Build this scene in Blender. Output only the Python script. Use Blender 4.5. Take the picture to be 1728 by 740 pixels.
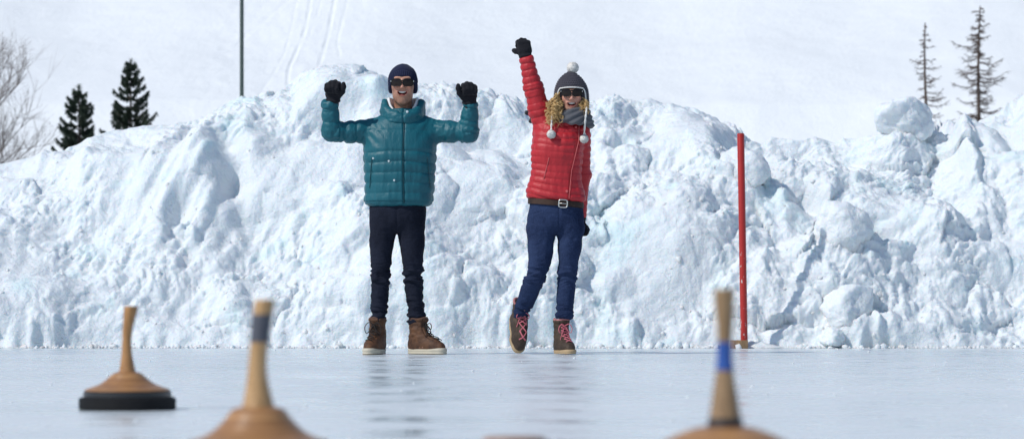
import bpy, bmesh, math, random
import numpy as np
from mathutils import Vector, Matrix

for _o in list(bpy.data.objects):
    bpy.data.objects.remove(_o)
SC = bpy.context.scene
COL = SC.collection
R = math.radians

# ------------------------------------------------------------------ camera
FPX, CAMZ, HORIZON = 4800.0, 0.29, 521.0      # focal length in photo pixels, eye height, horizon row
cam_data = bpy.data.cameras.new('camera')
cam = bpy.data.objects.new('camera', cam_data)
COL.objects.link(cam)
cam.location = (0, 0, CAMZ)
cam.rotation_euler = (R(90), 0, 0)
cam_data.sensor_width = 36.0
cam_data.lens = 36.0 * FPX / 1728.0
cam_data.shift_y = (HORIZON - 370.0) / 1728.0
cam_data.clip_start = 0.1
cam_data.clip_end = 3000
cam_data.dof.use_dof = True
cam_data.dof.focus_distance = 17.6
cam_data.dof.aperture_fstop = 4.3
SC.camera = cam

# ------------------------------------------------------------------ sky and sun
SUN_EL, SUN_AZ = 43.0, 32.0        # elevation; degrees from due left (-x) towards the camera (-y)
sdir = Vector((-math.cos(R(SUN_AZ)) * math.cos(R(SUN_EL)), -math.sin(R(SUN_AZ)) * math.cos(R(SUN_EL)), math.sin(R(SUN_EL))))
world = bpy.data.worlds.new('World')
SC.world = world
world.use_nodes = True
wn = world.node_tree
wn.nodes.clear()
wo = wn.nodes.new('ShaderNodeOutputWorld')
wb = wn.nodes.new('ShaderNodeBackground')
ws = wn.nodes.new('ShaderNodeTexSky')
ws.sky_type = 'NISHITA'
ws.sun_disc = False
ws.sun_elevation = R(SUN_EL)
ws.sun_rotation = math.atan2(sdir.x, sdir.y)
ws.altitude = 1500
ws.air_density = 1.0
ws.dust_density = 0.6
ws.ozone_density = 1.0
wb.inputs['Strength'].default_value = 0.125
wn.links.new(ws.outputs[0], wb.inputs[0])
wn.links.new(wb.outputs[0], wo.inputs[0])
sun_data = bpy.data.lights.new('sun', 'SUN')
sun_data.energy = 3.1
sun_data.angle = R(0.6)
sun_data.color = (1.0, 0.965, 0.91)
sun = bpy.data.objects.new('sun', sun_data)
COL.objects.link(sun)
sun.rotation_euler = (-sdir).to_track_quat('-Z', 'Y').to_euler()

SC.view_settings.view_transform = 'Standard'
SC.view_settings.look = 'None'
SC.view_settings.gamma = 1.0
SC.view_settings.exposure = 0.0
SC.view_settings.use_curve_mapping = False
SC.cycles.use_denoising = True
SC.cycles.max_bounces = 8
SC.cycles.sample_clamp_indirect = 6.0

# ------------------------------------------------------------------ helpers: objects
rng = np.random.default_rng(11)
random.seed(11)

def px(x, y, Y):
    """point at depth Y on the sight line that the photograph's layout measurement gives"""
    return Vector(((x - 864.0) * Y / FPX, Y, CAMZ + (HORIZON - y) * Y / FPX))

def tag(o, label=None, cat=None, group=None, kind=None):
    if label: o['label'] = label
    if cat: o['category'] = cat
    if group: o['group'] = group
    if kind: o['kind'] = kind
    return o

def empty(name, loc=(0, 0, 0), rz=0.0):
    o = bpy.data.objects.new(name, None)
    o.empty_display_size = 0.1
    COL.objects.link(o)
    o.location = loc
    o.rotation_euler = (0, 0, rz)
    return o

def meshobj(name, V, F, mat, parent=None, smooth=True, loc=None):
    """V (n,3), F list of faces or (m,4)/(m,3) int array"""
    me = bpy.data.meshes.new(name)
    V = np.asarray(V, dtype=np.float32)
    if isinstance(F, np.ndarray):
        m, k = F.shape
        me.vertices.add(len(V))
        me.vertices.foreach_set('co', V.ravel())
        me.loops.add(m * k)
        me.loops.foreach_set('vertex_index', F.astype(np.int32).ravel())
        me.polygons.add(m)
        me.polygons.foreach_set('loop_start', np.arange(0, m * k, k, dtype=np.int32))
        me.polygons.foreach_set('loop_total', np.full(m, k, dtype=np.int32))
        me.update(calc_edges=True)
    else:
        me.from_pydata([tuple(map(float, v)) for v in V], [], F)
        me.update()
    me.validate()
    if smooth:
        me.polygons.foreach_set('use_smooth', np.ones(len(me.polygons), dtype=bool))
    if mat: me.materials.append(mat)
    o = bpy.data.objects.new(name, me)
    COL.objects.link(o)
    if parent: o.parent = parent
    if loc is not None: o.location = loc
    return o

def vcol(o, C, name='tint'):
    """per-vertex colour attribute"""
    a = o.data.color_attributes.new(name, 'FLOAT_COLOR', 'POINT')
    C = np.asarray(C, dtype=np.float32)
    if C.ndim == 1: C = np.repeat(C[:, None], 3, 1)
    if C.shape[1] == 3: C = np.concatenate([C, np.ones((len(C), 1), np.float32)], 1)
    a.data.foreach_set('color', C.ravel())

class MB:
    """collects several shapes into one mesh"""
    def __init__(self): self.V, self.F, self.n = [], [], 0
    def add(self, V, F):
        V = np.asarray(V, dtype=np.float64)
        self.V.append(V)
        self.F += [tuple(int(i) + self.n for i in f) for f in F]
        self.n += len(V)
    def box(self, c, s, M=None, bev=0.0):
        c = np.array(c, float); s = np.array(s, float) / 2
        if bev <= 0:
            V = np.array([[x, y, z] for x in (-1, 1) for y in (-1, 1) for z in (-1, 1)]) * s
            F = [(0, 1, 3, 2), (4, 6, 7, 5), (0, 4, 5, 1), (2, 3, 7, 6), (0, 2, 6, 4), (1, 5, 7, 3)]
        else:
            bm = bmesh.new(); bmesh.ops.create_cube(bm, size=2)
            for v in bm.verts: v.co = Vector((v.co.x * s[0], v.co.y * s[1], v.co.z * s[2]))
            bmesh.ops.bevel(bm, geom=list(bm.edges), offset=bev, segments=2, affect='EDGES', profile=0.5)
            bm.verts.ensure_lookup_table(); bm.verts.index_update()
            V = np.array([v.co[:] for v in bm.verts]); F = [tuple(v.index for v in f.verts) for f in bm.faces]; bm.free()
        if M is not None: V = V @ np.array(M.to_3x3()).T
        self.add(V + c, F)
    def tube(self, pts, rad, n=8, cap=True, squash=None):
        pts = np.asarray(pts, float); k = len(pts)
        rad = np.broadcast_to(np.asarray(rad, float), (k,))
        T = np.gradient(pts, axis=0); T /= np.linalg.norm(T, axis=1)[:, None] + 1e-12
        up = np.array([0, 0, 1.0]) if abs(T[0, 2]) < 0.9 else np.array([1.0, 0, 0])
        N = np.zeros_like(T); N[0] = np.cross(T[0], up); N[0] /= np.linalg.norm(N[0])
        for i in range(1, k):
            v = N[i - 1] - T[i] * np.dot(N[i - 1], T[i]); N[i] = v / (np.linalg.norm(v) + 1e-12)
        B = np.cross(T, N)
        a = np.linspace(0, 2 * math.pi, n, endpoint=False)
        ring = (np.cos(a)[None, :, None] * N[:, None, :] + (np.sin(a) * (squash or 1.0))[None, :, None] * B[:, None, :]) * rad[:, None, None] + pts[:, None, :]
        F = []
        for i in range(k - 1):
            for j in range(n):
                j2 = (j + 1) % n
                F.append((i * n + j, i * n + j2, (i + 1) * n + j2, (i + 1) * n + j))
        if cap:
            F.append(tuple(range(n - 1, -1, -1))); F.append(tuple((k - 1) * n + j for j in range(n)))
        self.add(ring.reshape(-1, 3), F)
    def lathe(self, prof, n=48, centre=None):
        """prof: list of (r, z); centre(z) -> (x, y) offset"""
        V, F, k = [], [], len(prof)
        for r, z in prof:
            cx, cy = centre(z) if centre else (0, 0)
            for j in range(n):
                a = 2 * math.pi * j / n
                V.append((cx + r * math.cos(a), cy + r * math.sin(a), z))
        for i in range(k - 1):
            for j in range(n):
                j2 = (j + 1) % n
                F.append((i * n + j, i * n + j2, (i + 1) * n + j2, (i + 1) * n + j))
        F.append(tuple(range(n - 1, -1, -1))); F.append(tuple((k - 1) * n + j for j in range(n)))
        self.add(V, F)
    def build(self, name, mat, parent=None, smooth=True, loc=None):
        return meshobj(name, np.concatenate(self.V), self.F, mat, parent, smooth, loc)

def spline(pts, n):
    """Catmull-Rom through pts"""
    P = np.asarray(pts, float)
    P = np.concatenate([[2 * P[0] - P[1]], P, [2 * P[-1] - P[-2]]])
    m = len(P) - 3
    t = np.linspace(0, m - 1e-9, n); i = t.astype(int); f = (t - i)[:, None]
    a, b, c, d = P[i], P[i + 1], P[i + 2], P[i + 3]
    return 0.5 * (2 * b + (c - a) * f + (2 * a - 5 * b + 4 * c - d) * f ** 2 + (3 * b - a - 3 * c + d) * f ** 3)

def edge_smooth(o, deg=40):
    o.data.set_sharp_from_angle(angle=R(deg))
    return o

# ------------------------------------------------------------------ helpers: noise
def _hash(ix, iy, iz, seed):
    h = (ix.astype(np.int64) * 374761393 + iy.astype(np.int64) * 668265263 + iz.astype(np.int64) * 2147483647 + seed * 1274126177) & 0xFFFFFFFF
    h = ((h ^ (h >> 13)) * 1274126177) & 0xFFFFFFFF
    h = ((h ^ (h >> 16)) * 2246822519) & 0xFFFFFFFF
    return (h ^ (h >> 15)) & 0xFFFFFFFF

def perlin(P, seed=0):
    P = np.asarray(P, np.float32)
    I = np.floor(P).astype(np.int32); f = P - I
    u = f * f * f * (f * (f * 6 - 15) + 10)
    out = np.zeros(len(P), np.float32)
    for dx in (0, 1):
        for dy in (0, 1):
            for dz in (0, 1):
                h = _hash(I[:, 0] + dx, I[:, 1] + dy, I[:, 2] + dz, seed)
                gx = ((h & 1023) / 511.5 - 1).astype(np.float32)
                gy = (((h >> 10) & 1023) / 511.5 - 1).astype(np.float32)
                gz = (((h >> 20) & 1023) / 511.5 - 1).astype(np.float32)
                g = gx * (f[:, 0] - dx) + gy * (f[:, 1] - dy) + gz * (f[:, 2] - dz)
                w = (u[:, 0] if dx else 1 - u[:, 0]) * (u[:, 1] if dy else 1 - u[:, 1]) * (u[:, 2] if dz else 1 - u[:, 2])
                out += w * g
    return out * 1.3

def fbm(P, octaves=4, seed=0, gain=0.5):
    out, a, tot = 0, 1.0, 0
    for i in range(octaves):
        out = out + a * perlin(np.asarray(P) * (2 ** i), seed + i * 17)
        tot += a; a *= gain
    return out / tot

def worley(P, seed=0):
    """F1, F2 and a random number of the nearest cell"""
    P = np.asarray(P, np.float32)
    I = np.floor(P).astype(np.int32)
    f1 = np.full(len(P), 9.0, np.float32); f2 = f1.copy(); rid = np.zeros(len(P), np.float32)
    for dx in (-1, 0, 1):
        for dy in (-1, 0, 1):
            for dz in (-1, 0, 1):
                c = I + np.array([dx, dy, dz], np.int32)
                h = _hash(c[:, 0], c[:, 1], c[:, 2], seed)
                q = c + np.stack([(h & 1023) / 1023., ((h >> 10) & 1023) / 1023., ((h >> 20) & 1023) / 1023.], 1).astype(np.float32)
                d = np.sqrt(((q - P) ** 2).sum(1))
                near = d < f1
                f2 = np.where(near, f1, np.minimum(f2, d))
                rid = np.where(near, ((h >> 5) & 4095) / 4095., rid).astype(np.float32)
                f1 = np.where(near, d, f1)
    return f1, f2, rid

def sstep(a, b, x):
    t = np.clip((x - a) / (b - a), 0, 1)
    return t * t * (3 - 2 * t)

def axis(*segs):
    """segs: (start, stop, step) chained"""
    out = []
    for a, b, s in segs: out.append(np.arange(a, b - 1e-9, s))
    out.append([segs[-1][1]])
    return np.concatenate(out)

# ------------------------------------------------------------------ helpers: materials
class NT:
    """small node-tree writer"""
    def __init__(self, name):
        self.m = bpy.data.materials.new(name); self.m.use_nodes = True
        self.t = self.m.node_tree; self.t.nodes.clear()
        self.out = self.n('ShaderNodeOutputMaterial')
    def n(self, kind, **kw):
        nd = self.t.nodes.new(kind)
        for k, v in kw.items():
            if k.startswith('_'): nd.inputs[k[1:].replace('_', ' ')].default_value = v
            else: setattr(nd, k, v)
        return nd
    def l(self, a, b): self.t.links.new(a, b)
    def coord(self, kind='Object'): return self.n('ShaderNodeTexCoord').outputs[kind]
    def mapping(self, vec, scale=(1, 1, 1), loc=(0, 0, 0), rot=(0, 0, 0)):
        m = self.n('ShaderNodeMapping'); self.l(vec, m.inputs[0])
        m.inputs['Scale'].default_value = scale; m.inputs['Location'].default_value = loc; m.inputs['Rotation'].default_value = rot
        return m.outputs[0]
    def noise(self, vec, scale=5, detail=4, rough=0.55, dist=0.0):
        k = self.n('ShaderNodeTexNoise'); self.l(vec, k.inputs['Vector'])
        k.inputs['Scale'].default_value = scale; k.inputs['Detail'].default_value = detail
        k.inputs['Roughness'].default_value = rough; k.inputs['Distortion'].default_value = dist
        return k.outputs[0]
    def ramp(self, fac, stops):
        r = self.n('ShaderNodeValToRGB'); self.l(fac, r.inputs[0])
        e = r.color_ramp.elements
        while len(e) > 1: e.remove(e[-1])
        e[0].position = stops[0][0]; e[0].color = self.c4(stops[0][1])
        for p, c in stops[1:]:
            k = e.new(p); k.color = self.c4(c)
        return r.outputs[0]
    @staticmethod
    def c4(c):
        if isinstance(c, (int, float)): return (c, c, c, 1)
        return tuple(c) + (1,) if len(c) == 3 else tuple(c)
    def mix(self, fac, a, b, mode='MIX'):
        m = self.n('ShaderNodeMix', data_type='RGBA', blend_type=mode)
        for s, v in ((m.inputs[0], fac), (m.inputs[6], a), (m.inputs[7], b)):
            if hasattr(v, 'is_output'): self.l(v, s)
            elif isinstance(v, (int, float)) and s is m.inputs[0]: s.default_value = v
            else: s.default_value = self.c4(v)
        return m.outputs[2]
    def math(self, op, a, b=0.0, c=None):
        m = self.n('ShaderNodeMath', operation=op)
        for s, v in zip(m.inputs, (a, b, c)):
            if v is None: continue
            if hasattr(v, 'is_output'): self.l(v, s)
            else: s.default_value = v
        return m.outputs[0]
    def bump(self, h, strength=0.3, dist=0.01, normal=None):
        b = self.n('ShaderNodeBump'); self.l(h, b.inputs['Height'])
        b.inputs['Strength'].default_value = strength; b.inputs['Distance'].default_value = dist
        if normal: self.l(normal, b.inputs['Normal'])
        return b.outputs[0]
    def attr(self, name='tint'):
        return self.n('ShaderNodeAttribute', attribute_name=name).outputs['Color']
    def bsdf(self, color, rough=0.5, normal=None, spec=0.5, **kw):
        b = self.n('ShaderNodeBsdfPrincipled')
        for s, v in (('Base Color', color), ('Roughness', rough), ('Specular IOR Level', spec)):
            if hasattr(v, 'is_output'): self.l(v, b.inputs[s])
            else: b.inputs[s].default_value = self.c4(v) if s == 'Base Color' else v
        if normal: self.l(normal, b.inputs['Normal'])
        for k, v in kw.items():
            s = b.inputs[k.replace('_', ' ')]
            if hasattr(v, 'is_output'): self.l(v, s)
            else: s.default_value = v
        self.l(b.outputs[0], self.out.inputs[0])
        return b

MATS = {}
def mat_plain(name, color, rough=0.5, var=0.12, scale=30, spec=0.5, bump=0.15, bdist=0.002, **kw):
    if name in MATS: return MATS[name]
    t = NT(name); v = t.coord()
    n1 = t.noise(v, scale, 4)
    c = t.mix(n1, tuple(x * (1 - var) for x in color), tuple(min(1, x * (1 + var)) for x in color))
    t.bsdf(c, rough, t.bump(t.noise(v, scale * 4, 3), bump, bdist), spec, **kw)
    MATS[name] = t.m
    return t.m

# ================================================================== the setting
def snow_material(name, grain=1.0, base=(0.86, 0.895, 0.91), ice=0.0, sss=0.0):
    t = NT(name); v = t.n('ShaderNodeNewGeometry').outputs['Position']
    n0 = t.noise(v, 1.3, 5, 0.55, 0.6)
    n1 = t.noise(v, 7, 6, 0.62)
    n2 = t.noise(v, 45, 5, 0.65)
    n3 = t.noise(v, 160, 3, 0.6)
    c = t.mix(n1, tuple(x * 0.955 for x in base), base)
    rough = 0.62
    if ice > 0:          # patches of wet, refrozen snow: faint blue-green ice
        f = t.ramp(t.noise(v, 2.1, 5, 0.6, 0.8), [(0.56, 0.0), (0.70, 1.0)])
        f = t.math('MULTIPLY', f, ice)
        c = t.mix(f, c, (0.66, 0.84, 0.865))
        rough = t.math('MULTIPLY_ADD', f, -0.3, 0.62)
    h = t.math('ADD', t.math('MULTIPLY', n1, 0.03 * grain), t.math('MULTIPLY', n2, 0.011 * grain))
    h = t.math('ADD', h, t.math('MULTIPLY', n3, 0.0035 * grain))
    b = t.bsdf(c, rough, t.bump(h, 0.9, 1.0), 0.3)
    if sss:
        b.inputs['Subsurface Weight'].default_value = sss
        b.inputs['Subsurface Radius'].default_value = (0.5, 0.8, 1.0)
        b.inputs['Subsurface Scale'].default_value = 0.05
    return t.m

def grid_faces(nx, ny):
    i, j = np.meshgrid(np.arange(nx - 1), np.arange(ny - 1), indexing='ij')
    a = (i * ny + j).ravel()
    return np.stack([a, a + ny, a + ny + 1, a + 1], 1)

# ---- snow ground: flat round the rink, then the mountain side behind the bank
def slope_z(X, Y):
    P = np.stack([X / 9, Y / 9, X * 0], 1)
    t = np.clip((Y - 66) / 14, 0, 1)
    z = 0.44 * (np.maximum(Y - 66, 0) - 7 * t * (1 - t) - 7 * t * (1 - sstep(0, 1, t)))
    z = np.minimum(z, 0.44 * 330 + 0.12 * np.maximum(Y - 396, 0))
    far = sstep(66, 76, Y)
    z = z + far * (0.5 * perlin(P, 3) + 0.09 * perlin(P * 3.1, 4) + 0.022 * perlin(P * 11, 5) + 0.016 * perlin(P * 26, 6))
    z = z + far * 0.035 * X * sstep(80, 110, Y)
    return z

def track_dip(X, Y):
    """grooves that skiers left on the slope: each a polyline in (photo column, photo row) measured on the slope"""
    tracks = [([(572, -30), (560, 25), (552, 60), (541, 100), (529, 150), (520, 200)], 0.024, 0.050),
              ([(530, -30), (516, 40), (497, 88), (487, 118), (486, 170)], 0.024, 0.045),
              ([(508, -30), (486, 62), (466, 112), (444, 150), (420, 190)], 0.011, 0.040),
              ([(596, -30), (582, 20), (570, 62), (573, 92)], 0.013, 0.045),
              ([(500, -10), (450, 25), (420, 45), (400, 62)], 0.012, 0.05),
              ([(548, -30), (540, 10), (520, 60)], 0.008, 0.04),
              ([(740, -20), (700, 10), (672, 25)], 0.012, 0.06)]
    u = 864 + X * FPX / Y
    z0 = 0.44 * (Y - 66)
    w = HORIZON - (z0 - CAMZ) * FPX / Y
    d = np.zeros_like(X)
    wob = 0.02 * perlin(np.stack([X * 2.2, Y * 2.2, X * 0], 1), 40)
    brk = np.clip(0.75 + 1.1 * perlin(np.stack([X * 1.3, Y * 1.3, X * 0], 1), 41), 0.15, 1.3)
    for pts, dep, wid in tracks:
        P = spline(np.array(pts, float), 40)
        best = np.full(len(X), 1e9)
        for a, b in zip(P[:-1], P[1:]):
            ab = b - a
            t = np.clip(((u - a[0]) * ab[0] + (w - a[1]) * ab[1]) / (ab @ ab), 0, 1)
            best = np.minimum(best, np.hypot(u - a[0] - t * ab[0], w - a[1] - t * ab[1]))
        m = best * Y / FPX + wob          # metres across the slope
        d += dep * brk * (-np.exp(-(m / wid) ** 2) + 0.2 * np.exp(-((np.abs(m) - 2.0 * wid) / wid) ** 2))
    return d

gx = axis((-420, -60, 30), (-60, -18, 2.0), (-18, -9.0, 0.15), (-9.0, -4.0, 0.03), (-4.0, 22, 0.15), (22, 60, 2.0), (60, 420, 30))
gy = axis((-300, -20, 40), (-20, 20, 5), (20, 66, 2.0), (66, 74, 0.5), (74, 98, 0.12), (98, 130, 1.0), (130, 420, 12), (420, 900, 80))
GX, GY = np.meshgrid(gx, gy, indexing='ij')
X, Y = GX.ravel(), GY.ravel()
Z = slope_z(X, Y) - 0.03
m = (X > -10) & (X < 8) & (Y > 74) & (Y < 99)
Z[m] += track_dip(X[m], Y[m])
M_FIELD = snow_material('snow_field', 0.9, (0.885, 0.912, 0.92))
ground = meshobj('ground', np.stack([X, Y, Z], 1), grid_faces(len(gx), len(gy)), M_FIELD)
tag(ground, 'open snow field rising into a white mountain slope with ski tracks', kind='structure')

# ---- the ice rink
t = NT('ice'); v = t.n('ShaderNodeNewGeometry').outputs['Position']
big = t.noise(v, 0.55, 4, 0.55, 0.5)
mid = t.noise(v, 2.6, 5, 0.6, 0.7)
fine = t.noise(v, 22, 5, 0.65)
frost = t.ramp(mid, [(0.34, 0.0), (0.60, 1.0)])
c = t.mix(frost, (0.44, 0.525, 0.565), (0.68, 0.74, 0.762))
c = t.mix(t.math('MULTIPLY', t.ramp(big, [(0.35, 0.0), (0.7, 1.0)]), 0.5), c, (0.77, 0.815, 0.83))
speck = t.ramp(t.noise(v, 34, 2, 0.5), [(0.665, 0.0), (0.70, 1.0)])
c = t.mix(t.math('MULTIPLY', speck, 0.75), c, (0.86, 0.89, 0.92))
scr = t.noise(t.mapping(v, (1.2, 26, 1), rot=(0, 0, 0.35)), 3, 4, 0.7)
rough = t.math('MULTIPLY_ADD', frost, 0.28, 0.13)
rough = t.math('ADD', rough, t.math('MULTIPLY', speck, 0.4))
h = t.math('ADD', t.math('MULTIPLY', mid, 0.0065), t.math('MULTIPLY', fine, 0.0016))
h = t.math('ADD', h, t.math('MULTIPLY', scr, 0.0012))
h = t.math('ADD', h, t.math('MULTIPLY', speck, 0.003))
t.bsdf(c, rough, t.bump(h, 0.55, 1.0), 0.45)
M_ICE = t.m
ix = axis((-60, -6, 6), (-6, 6, 0.08), (6, 60, 6))
iy = axis((-30, 2, 4), (2, 20, 1.0), (20, 21.9, 0.06))
IX, IY = np.meshgrid(ix, iy, indexing='ij')
X, Y = IX.ravel(), IY.ravel()
ice = meshobj('ice', np.stack([X, Y, 0.0 * X], 1), grid_faces(len(ix), len(iy)), M_ICE)
tag(ice, 'smooth grey-blue natural ice rink', kind='structure')

# ---- the ploughed snow bank
SIL = np.array([(-700, 330), (-500, 300), (-300, 320), (-120, 285), (0, 276), (40, 268), (60, 262), (75, 252), (90, 258), (130, 243), (160, 226), (200, 218), (250, 212), (290, 210),
                (330, 203), (350, 193), (380, 176), (400, 166), (430, 160), (470, 153), (490, 138), (510, 122), (540, 111), (570, 108), (600, 109), (615, 112), (640, 123), (660, 133),
                (705, 140), (730, 141), (750, 137), (775, 146), (800, 151), (825, 150), (850, 157), (880, 168), (900, 174), (960, 180), (1000, 172), (1015, 163), (1035, 160), (1055, 165),
                (1075, 170), (1095, 167), (1130, 173), (1180, 184), (1210, 198), (1240, 212), (1262, 232), (1285, 243), (1300, 231), (1320, 232), (1345, 239), (1375, 230), (1400, 237),
                (1440, 233), (1480, 226), (1510, 222), (1550, 220), (1580, 214), (1600, 210), (1612, 196), (1622, 190), (1635, 200), (1660, 204), (1690, 190), (1728, 160),
                (1790, 140), (1900, 185), (2100, 170), (2300, 230), (2500, 280)], float)
YF, YC = 21.12, 23.15
silX = (SIL[:, 0] - 864) * YC / FPX
silZ = CAMZ + (HORIZON - SIL[:, 1]) * YC / FPX
def crest(X):
    return np.interp(X, silX, silZ)
def bank_profile(X, s):
    """s 0..1 foot to crest, 1..2 crest to the rear foot"""
    H = crest(X)
    foot = YF + 0.05 * np.sin(X * 1.7) + 0.035 * np.sin(X * 4.1 + 1) + (0.03 * np.sin(X * 11.3 + 2 * np.sin(X * 3)) + 0.02 * np.sin(X * 27 + 3 * np.sin(X * 7))) * np.exp(-np.clip(s, 0, 1) * 16)
    tf = np.clip(s, 0, 1); tb = np.clip(s - 1, 0, 1)
    y = foot + (YC - foot) * tf + 3.2 * tb
    z = H * (0.10 * tf + 0.90 * (1 - (1 - tf) ** 1.55)) * sstep(-0.02, 0.07, tf)
    z = z * (1 - sstep(0, 1, tb))
    return y, z
def gauss(X, Z, cx, cz, sx, sz, rot=0.0):
    c, s_ = math.cos(rot), math.sin(rot)
    dx, dz = X - cx, Z - cz
    a, b = (c * dx + s_ * dz) / sx, (-s_ * dx + c * dz) / sz
    return np.exp(-(a * a + b * b))

bx = axis((-9.0, -4.6, 0.12), (-4.6, 4.6, 0.0104), (4.6, 9.0, 0.12))
bs = np.concatenate([np.linspace(0, 1, 270) ** 1.0, 1 + np.linspace(0, 1, 50)[1:] ** 1.6])
BX, BS = np.meshgrid(bx, bs, indexing='ij')
X, S = BX.ravel(), BS.ravel()
Yb, Zb = bank_profile(X, S)
P = np.stack([X, Yb, Zb], 1)
# lumps: warped cellular domes for the big clods, billowed noise for the crumbly surface; smoother where the plough smeared it
warp = np.stack([perlin(P * 2.3, 61), perlin(P * 2.3, 62), perlin(P * 2.3, 63)], 1) * 0.10 + np.stack([perlin(P * 8, 64), perlin(P * 8, 65), perlin(P * 8, 66)], 1) * 0.03
Q = P + warp
def domes(scale, seed, keep, power=1.0, sharp=0.62):
    f1, f2, rid = worley(Q * scale * np.array([1, 1, 1.15]), seed)
    k = sstep(1 - keep, 1 - keep + 0.25, rid)
    return k * np.clip(1 - (f1 / sharp) ** 2, 0, 1) ** power * (0.45 + 0.55 * rid)
def billow(scale, seed, octs=4, gain=0.52):
    out, am, tot = 0, 1.0, 0
    for o_ in range(octs):
        n_ = np.sqrt(perlin(Q * scale * 2.03 ** o_, seed + o_) ** 2 + 0.006)
        out = out + am * n_; tot += am; am *= gain
    return out / tot * 2.0
left = 1 - sstep(-2.6, -0.9, X)
lump = 1 - 0.60 * left
d = 0.30 * perlin(P * 0.95, 71) + 0.15 * perlin(P * 2.0, 72)
d += 0.18 * domes(1.5, 81, 0.60, 1.3, 0.72) * lump
d += 0.085 * domes(3.1, 82, 0.50, 1.0) * lump
rough_m = sstep(-0.22, 0.40, perlin(P * 1.05, 90) + 0.22 * sstep(1.0, 0.1, Zb) + 0.16)
rough_n = sstep(-0.3, 0.35, perlin(P * 2.6, 92))
d += (0.022 + 0.105 * rough_m) * (billow(3.4, 110, 5, 0.56) - 0.35) * (1 - 0.25 * left)
d += (0.008 + 0.034 * rough_m * rough_n) * (billow(11, 120, 3, 0.55) - 0.35)
d += (0.006 + 0.024 * rough_m * rough_n) * domes(8.5, 83, 0.5, 0.8)
d += 0.012 * perlin(Q * 7, 96) + 0.004 * perlin(Q * 21, 97)
# smeared chutes on the left, running down to the left
ang = 1.12
su = X * math.cos(ang) * 1.0 + Zb * math.sin(ang)
sv = -X * math.sin(ang) + Zb * math.cos(ang)
chute = perlin(np.stack([su * 0.7, sv * 4.5, X * 0], 1), 98) + 0.6 * perlin(np.stack([su * 1.2, sv * 11, X * 0], 1), 99)
d += 0.07 * chute * gauss(X, Zb, -2.55, 1.15, 1.0, 0.7) * 1.3
# hand-placed hollows and bosses (metres along the bank, height)
def ftr(pxx, pyy, sx, sz, amp, rot=0.0):
    global d
    Yg = 22.0
    d += amp * gauss(X, Zb, (pxx - 864) * Yg / FPX, CAMZ + (HORIZON - pyy) * Yg / FPX, sx, sz, rot)
ftr(372, 245, .14, .10, -.20); ftr(390, 300, .13, .16, -.24); ftr(415, 360, .10, .10, -.10)
ftr(300, 375, .07, .13, -.11, -.5); ftr(345, 320, .22, .30, .12, .4)
ftr(325, 430, .09, .08, -.10); ftr(210, 260, .5, .12, .07, .5)
ftr(480, 300, .35, .25, .10); ftr(590, 380, .2, .25, .08); ftr(790, 330, .25, .3, .08)
ftr(1045, 215, .10, .05, -.12); ftr(1150, 240, .3, .15, .14); ftr(1290, 272, .16, .06, -.20, -.4)
ftr(1345, 335, .28, .06, -.14, -.55); ftr(1472, 405, .14, .08, -.17, -.4); ftr(1610, 330, .2, .12, -.17, -.6)
ftr(1560, 400, .3, .2, .12); ftr(1640, 230, .12, .2, .15); ftr(1670, 245, .07, .08, -.12)
ftr(1180, 420, .3, .2, .10); ftr(1080, 340, .3, .3, .08)
ftr(1380, 318, .24, .12, .12, -.5); ftr(1036, 190, .14, .10, .10); ftr(1215, 225, .16, .12, .12); ftr(560, 145, .28, .10, .12); ftr(640, 150, .10, .08, .08)
ftr(1590, 395, .16, .13, .12, -.4); ftr(1655, 255, .08, .14, .10); ftr(1524, 232, .24, .10, .20); ftr(1247, 330, .18, .10, .12); ftr(1412, 430, .24, .12, .14); ftr(1430, 575, .22, .10, .08)
# fade at the foot; the crest keeps most of it
fade = sstep(0.0, 0.07, S) * (1 - 0.75 * sstep(1.05, 1.6, S))
d = d * (0.12 + 0.88 * fade)
nrm = np.stack([0 * X, -0.72 + 0 * X, 0.69 + 0 * X], 1)
k = sstep(0.80, 1.1, S)[:, None]
nrm = nrm * (1 - k) + np.array([0, -0.25, 0.95]) * k
V = P + nrm * d[:, None]
# settle the crest on the measured ridge line, keeping the fine roughness
W_ = (HORIZON - (V[:, 2] - CAMZ) * FPX / V[:, 1]).reshape(len(bx), len(bs))
ridge = W_.min(1)
want = np.interp(864 + bx * FPX / YC, SIL[:, 0], SIL[:, 1])
dz = (ridge - want) * YC / FPX
xs_ = np.linspace(bx[0], bx[-1], 2000); dd = np.interp(xs_, bx, dz)
ker = np.exp(-(np.linspace(-2, 2, 27)) ** 2); ker /= ker.sum()
dd = np.convolve(np.pad(dd, 13, mode='edge'), ker, mode='valid')
corr = np.interp(X, xs_, dd)
V[:, 2] += corr * sstep(0.25, 0.95, S) * (1 - sstep(1.4, 2.0, S))
V[:, 2] = np.where(S < 0.02, -0.02, V[:, 2])
M_BANK = snow_material('bank_snow', 1.3, (0.80, 0.85, 0.88), ice=0.6, sss=0.5)
bank = meshobj('snow_bank', V, grid_faces(len(bx), len(bs)), M_BANK)
tag(bank, 'high ploughed snow bank with broken lumpy face along the rink edge', kind='structure')
BANKV = V

def bank_point(pxx, pyy):
    """point of the finished bank surface seen at this column and row"""
    u = 864 + BANKV[:, 0] * FPX / BANKV[:, 1]
    w = HORIZON - (BANKV[:, 2] - CAMZ) * FPX / BANKV[:, 1]
    e = np.hypot(u - pxx, w - pyy)
    near = np.where(e < e.min() + 5)[0]
    return Vector(BANKV[near[np.argmin(BANKV[near, 1])]].tolist())

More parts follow.
